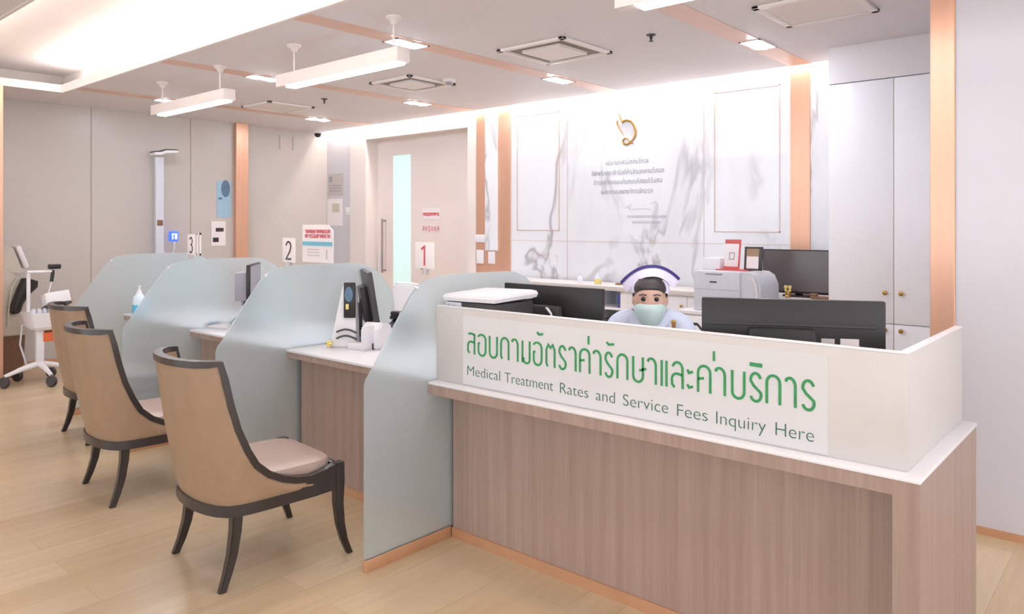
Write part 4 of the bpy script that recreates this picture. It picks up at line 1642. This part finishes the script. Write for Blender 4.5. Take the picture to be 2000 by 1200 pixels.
tube(bm, [(-8.70, 2.43, .60), (-8.70, 2.41, .40), (-8.68, 2.46, .20)], .009, 8)
obj('cable', bm, M_LGREY, t)

t = thing('height_scale', 'tall white height measuring column with a head slider by the wall', 'height scale', (-9.42, 4.12, 0))
bm = NB()
box(bm, -9.45, -9.39, 4.055, 4.155, .06, 2.45, .008)
obj('column', bm, M_LGREY, t)
bm = NB()
box(bm, -9.46, -9.38, 4.07, 4.14, 1.60, 1.67, .006)
obj('clamp', bm, M_BROWN, t)
bm = NB()
prism(bm, [(4.02, 2.47), (4.10, 2.475), (4.16, 2.50), (4.31, 2.515), (4.31, 2.545), (4.16, 2.535), (4.10, 2.51), (4.02, 2.50)], 'x', -9.60 + .12, -9.34)
obj('head_slider', bm, M_PWHITE, t)
bm = NB()
prism(bm, [(4.02, 2.50), (4.10, 2.51), (4.16, 2.535), (4.31, 2.545), (4.31, 2.557), (4.16, 2.55), (4.10, 2.525), (4.02, 2.515)], 'x', -9.48, -9.34)
obj('slider_pad', bm, M_DARK, t)
bm = NB()
tube(bm, [(-9.42, 4.12, 1.30), (-9.41, 4.18, 1.25), (-9.40, 4.26, 1.245), (-9.40, 4.285, 1.30), (-9.40, 4.285, 1.40)], .014, 8)
obj('display_arm', bm, M_LGREY, t)
bm = NB()
box(bm, -9.44, -9.38, 4.225, 4.335, 1.40, 1.53, .014)
dsp = obj('display', bm, M_BLUELED, t, label='blue lit display')
bm = NB()
for (a, b, c, d) in ((4.25, 4.262, 1.43, 1.50), (4.285, 4.297, 1.43, 1.50), (4.30, 4.312, 1.43, 1.50), (4.25, 4.275, 1.488, 1.50)):
    box(bm, -9.381, -9.377, a, b, c, d)
obj('digits', bm, M_WLED, dsp)
bm = NB()
box(bm, -9.58, -9.15, 3.95, 4.32, 0.0, .07, .012)
obj('platform', bm, M_LGREY, t)


# ================================================================== THE NURSE
NX, NY = -2.085, 3.50
face = math.atan2(-NY, -NX) + PI / 2       # local -Y looks towards the counter front
t = thing('person', 'nurse in white winged cap, pale mask and pale blue uniform sitting behind the counter', 'person', (NX, NY, 0), face)


def skin_mesh(verts, edges, radii, sub=2, root=0):
    me = bpy.data.meshes.new('tmp')
    me.from_pydata(verts, edges, [])
    o = bpy.data.objects.new('tmp', me)
    COL.objects.link(o)
    o.modifiers.new('s', 'SKIN')
    for v, r in zip(me.skin_vertices[0].data, radii):
        v.radius = (r, r) if not isinstance(r, tuple) else r
    me.skin_vertices[0].data[root].use_root = True
    sb = o.modifiers.new('u', 'SUBSURF')
    sb.levels = sb.render_levels = sub
    dg = bpy.context.evaluated_depsgraph_get()
    out = bpy.data.meshes.new_from_object(o.evaluated_get(dg))
    bpy.data.objects.remove(o)
    bm = NB()
    bm.from_mesh(out)
    bpy.data.meshes.remove(out)
    return bm


def remesh(bm, voxel, smooth_it=4):
    me = bpy.data.meshes.new('tmp')
    bm.to_mesh(me)
    bm.free()
    o = bpy.data.objects.new('tmp', me)
    COL.objects.link(o)
    r = o.modifiers.new('r', 'REMESH')
    r.mode = 'VOXEL'
    r.voxel_size = voxel
    s = o.modifiers.new('sm', 'SMOOTH')
    s.iterations = smooth_it
    s.factor = .5
    dg = bpy.context.evaluated_depsgraph_get()
    out = bpy.data.meshes.new_from_object(o.evaluated_get(dg))
    bpy.data.objects.remove(o)
    b2 = NB()
    b2.from_mesh(out)
    return b2


# head shape: rings of (z, half width, front, back); chin to crown, head centre at z = 1.21
HZ = 1.085


def head_rings(s=1.10, grow=0.0):
    prof = [(-.005, .020, .062, -.01), (.008, .040, .082, .02), (.03, .055, .092, .05), (.055, .064, .094, .075), (.085, .070, .096, .090),
            (.115, .073, .094, .098), (.145, .075, .093, .102), (.175, .074, .086, .102), (.20, .068, .072, .094), (.222, .054, .050, .072), (.236, .030, .024, .040), (.240, .008, .006, .010)]
    rings = []
    for (z, w, f, b) in prof:
        ring = []
        for k in range(28):
            a = 2 * PI * k / 28
            c_, s_ = math.cos(a), math.sin(a)
            x = (w + grow) * c_
            y = -(f + grow) * (-s_) if s_ < 0 else (b + grow) * s_
            if s_ < 0:
                y = (f + grow) * s_
            ring.append((x * s, y * s - .015, HZ + z * s + (grow if z > .2 else 0)))
        rings.append(ring)
    return rings


V = [(0, .04, .50), (0, .05, .64), (0, .05, .78), (0, .045, .90), (0, .03, .955), (0, .015, .985), (0, .0, 1.02),
     (.155, .045, .945), (.20, -.01, .78), (.185, -.20, .86), (.17, -.30, .885),
     (-.155, .045, .945), (-.20, -.01, .78), (-.185, -.20, .86), (-.17, -.30, .885),
     (.09, .03, .50), (.11, -.38, .50), (.11, -.40, .10), (.11, -.50, .05),
     (-.09, .03, .50), (-.11, -.38, .50), (-.11, -.40, .10), (-.11, -.50, .05)]
V = [(x, y, z + .125) for (x, y, z) in V]
EDG = [(0, 1), (1, 2), (2, 3), (3, 4), (4, 5), (5, 6), (3, 7), (7, 8), (8, 9), (9, 10), (3, 11), (11, 12), (12, 13), (13, 14),
       (0, 15), (15, 16), (16, 17), (17, 18), (0, 19), (19, 20), (20, 21), (21, 22)]
RAD = [(.15, .11), (.13, .095), (.135, .10), (.145, .105), (.07, .06), (.05, .05), (.05, .05),
       .062, .046, .038, .030, .062, .046, .038, .030,
       .085, .062, .042, .035, .085, .062, .042, .035]
bm = skin_mesh(V, EDG, RAD, 2)
loft(bm, head_rings())
# nose, ears
bm2 = NB()
loft(bm, [[(x * .6, -.108 + (.0 if j else 0) - d, HZ + z) for x in (-.016, 0, .016)] + [(x * .6, -.085, HZ + z) for x in (.016, -.016)] for j, (z, d) in enumerate(((.070, .006), (.080, .018), (.095, .013), (.115, .004)))])
for s in (-1, 1):
    lathe(bm, [(0, -.012), (.02, -.01), (.028, 0), (.02, .01), (0, .012)], 0, 0, 12, 0, Matrix.Translation((s * .085, .0, HZ + .115)) @ Matrix.Rotation(PI / 2, 4, 'Y'))
# hands: palm, four fingers and a thumb resting on the desk
for s in (-1, 1):
    hx, hy, hz = s * .165, -.315, 1.005
    box(bm, hx - .038, hx + .038, hy - .085, hy + .01, hz - .013, hz + .013, .010)
    for k, ln in enumerate((.062, .074, .070, .052)):
        fx = hx + s * (.029 - .019 * k)
        tube(bm, [(fx, hy - .075, hz), (fx, hy - .085 - ln * .5, hz + .008), (fx, hy - .085 - ln * .85, hz - .002), (fx, hy - .085 - ln, hz - .014)], [.0095, .009, .008, .006], 8)
    tube(bm, [(hx - s * .03, hy - .02, hz), (hx - s * .058, hy - .055, hz - .002), (hx - s * .060, hy - .085, hz - .008)], [.012, .010, .007], 8)
bm2.free()
bm = remesh(bm, .007, 3)
obj('body', bm, M_SKIN, t, local=True)

# uniform
V2 = [(0, .04, .50), (0, .05, .64), (0, .05, .78), (0, .045, .90), (0, .035, .975),
      (.10, .045, .975), (.165, .045, .945), (.205, -.01, .80), (-.10, .045, .975), (-.165, .045, .945), (-.205, -.01, .80),
      (.09, .03, .50), (.11, -.36, .50), (-.09, .03, .50), (-.11, -.36, .50)]
V2 = [(x, y, z + .125) for (x, y, z) in V2]
E2 = [(0, 1), (1, 2), (2, 3), (3, 4), (3, 5), (5, 6), (6, 7), (3, 8), (8, 9), (9, 10), (0, 11), (11, 12), (0, 13), (13, 14)]
R2 = [(.17, .13), (.15, .115), (.155, .12), (.165, .125), (.085, .085), (.085, .085), .085, .066, (.085, .085), .085, .066, .11, .085, .11, .085]
bm = skin_mesh(V2, E2, R2, 2)
bm = remesh(bm, .010, 4)
un = obj('uniform', bm, M_UNIFORM, t, local=True)
bm = NB()
for s in (-1, 1):
    rings = []
    for k in range(6):
        a = k / 5
        x = s * lerp(.012, .085, a)
        y = lerp(-.098, -.03, a)
        z = lerp(1.06, 1.14, a)
        rings.append([(x, y, z), (x + s * .03, y + .006, z - .03), (x + s * .03, y + .016, z - .028), (x, y + .012, z + .004)])
    loft(bm, rings)
obj('collar', bm, M_UNIFORM, un, local=True)
bm = NB()
lathe(bm, [(0, 0), (.014, 0), (.012, .006), (.005, .009), (0, .009)], 0, 0, 12, 0, Matrix.Translation((.122, -.072, 1.095)) @ Matrix.Rotation(PI / 2, 4, 'X'))
box(bm, .112, .132, -.078, -.070, 1.065, 1.09, .002)
obj('pin_badge', bm, M_GOLD, un, local=True, label='small gold pin badge')

# hair
bm = NB()
rings = []
for (z, w, f, b) in ((.09, .080, -.02, .115), (.12, .083, .0, .120), (.15, .085, .078, .122), (.175, .084, .094, .120), (.20, .078, .086, .112), (.225, .064, .064, .090), (.243, .040, .034, .056), (.25, .010, .008, .012)):
    w, f, b, z = w * 1.09, f * 1.09, b * 1.09, z * 1.07
    rings.append([(w * math.cos(2 * PI * k / 28), (f if math.sin(2 * PI * k / 28) < 0 else b) * math.sin(2 * PI * k / 28) - .015 + (.03 if z < .13 and math.sin(2 * PI * k / 28) < 0 else 0), HZ + z) for k in range(28)])
loft(bm, rings)
lathe(bm, [(0, -.045), (.03, -.04), (.048, -.015), (.048, .015), (.03, .04), (0, .045)], 0, .13, 16, HZ + .12)
obj('hair', bm, M_HAIR, t, local=True)
# eyes and brows
for s in (-1, 1):
    bm = NB()
    lathe(bm, [(0, -.006), (.009, -.003), (.012, 0), (.009, .003), (0, .006)], 0, 0, 14, 0, Matrix.Translation((s * .034, -.113, HZ + .132)) @ Matrix.Rotation(PI / 2, 4, 'X'))
    obj('eye', bm, M_EYE, t, local=True)
    bm = NB()
    tube(bm, [(s * .017, -.118, HZ + .152), (s * .035, -.116, HZ + .157), (s * .055, -.104, HZ + .151)], .003, 6)
    obj('eyebrow', bm, M_HAIR, t, local=True)
# mask over nose and mouth
bm = NB()
rings = []
for (z, w, d) in ((-.014, .034, .090), (.005, .060, .112), (.033, .073, .128), (.066, .080, .137), (.090, .078, .139), (.106, .064, .130)):
    o_ = []
    i_ = []
    for k in range(15):
        a = math.radians(lerp(-78, 78, k / 14))
        o_.append((w * 1.06 * math.sin(a), -.012 - d * math.cos(a) * (1.0), HZ + z))
        i_.append((w * 1.02 * math.sin(a), -.012 - (d - .006) * math.cos(a), HZ + z))
    rings.append(o_ + i_[::-1])
loft(bm, rings)
obj('face_mask', bm, M_MASK, t, local=True, label='pale mint face mask')
bm = NB()
for s in (-1, 1):
    tube(bm, [(s * .079, -.04, HZ + .094), (s * .089, .01, HZ + .130), (s * .090, .02, HZ + .11), (s * .073, -.04, HZ + .022)], .002, 6)
obj('mask_straps', bm, M_PWHITE, t, local=True)

# winged cap: a folded brim standing up over the hair, dropping to a wing at each temple
bm = NB()
N_ = 24
rings = []
band = []
for k in range(N_ + 1):
    u = lerp(-1, 1, k / N_)
    x_o = .158 * u
    z_o = HZ + .305 - .085 * abs(u) ** 2.1 + .012 * u
    x_i = .122 * u
    z_i = HZ + .248 - .080 * abs(u) ** 2.3 + .012 * u
    yy = -.088 + .085 * abs(u) ** 1.5
    pi_ = Vector((x_i, yy - .004, z_i))
    po = Vector((x_o, yy + .030, z_o))
    th = Vector((0, .012, 0))
    rings.append([pi_, po, po + th, pi_ + th])
    band.append((po, (po - pi_).normalized()))
loft(bm, rings)
# crown of the cap over the back of the hair
loft(bm, [[(w * math.cos(a), y + .018 * math.cos(a) ** 2, HZ + .170 + h * max(-.15, math.sin(a))) for a in [2 * PI * j / 24 for j in range(24)]]
          for (y, w, h) in ((-.070, .098, .076), (-.02, .104, .098), (.05, .100, .102), (.10, .080, .080), (.125, .05, .045))])
cp = obj('cap', bm, M_CAP, t, local=True)
bm = NB()
rings = []
for po, d in band:
    rings.append([po - d * .014 + Vector((0, -.004, 0)), po + d * .003 + Vector((0, -.004, 0)), po + d * .003 + Vector((0, .014, 0)), po - d * .014 + Vector((0, .014, 0))])
loft(bm, rings)
obj('cap_band', bm, M_NAVY, cp, local=True, label='dark purple band along the cap edge')
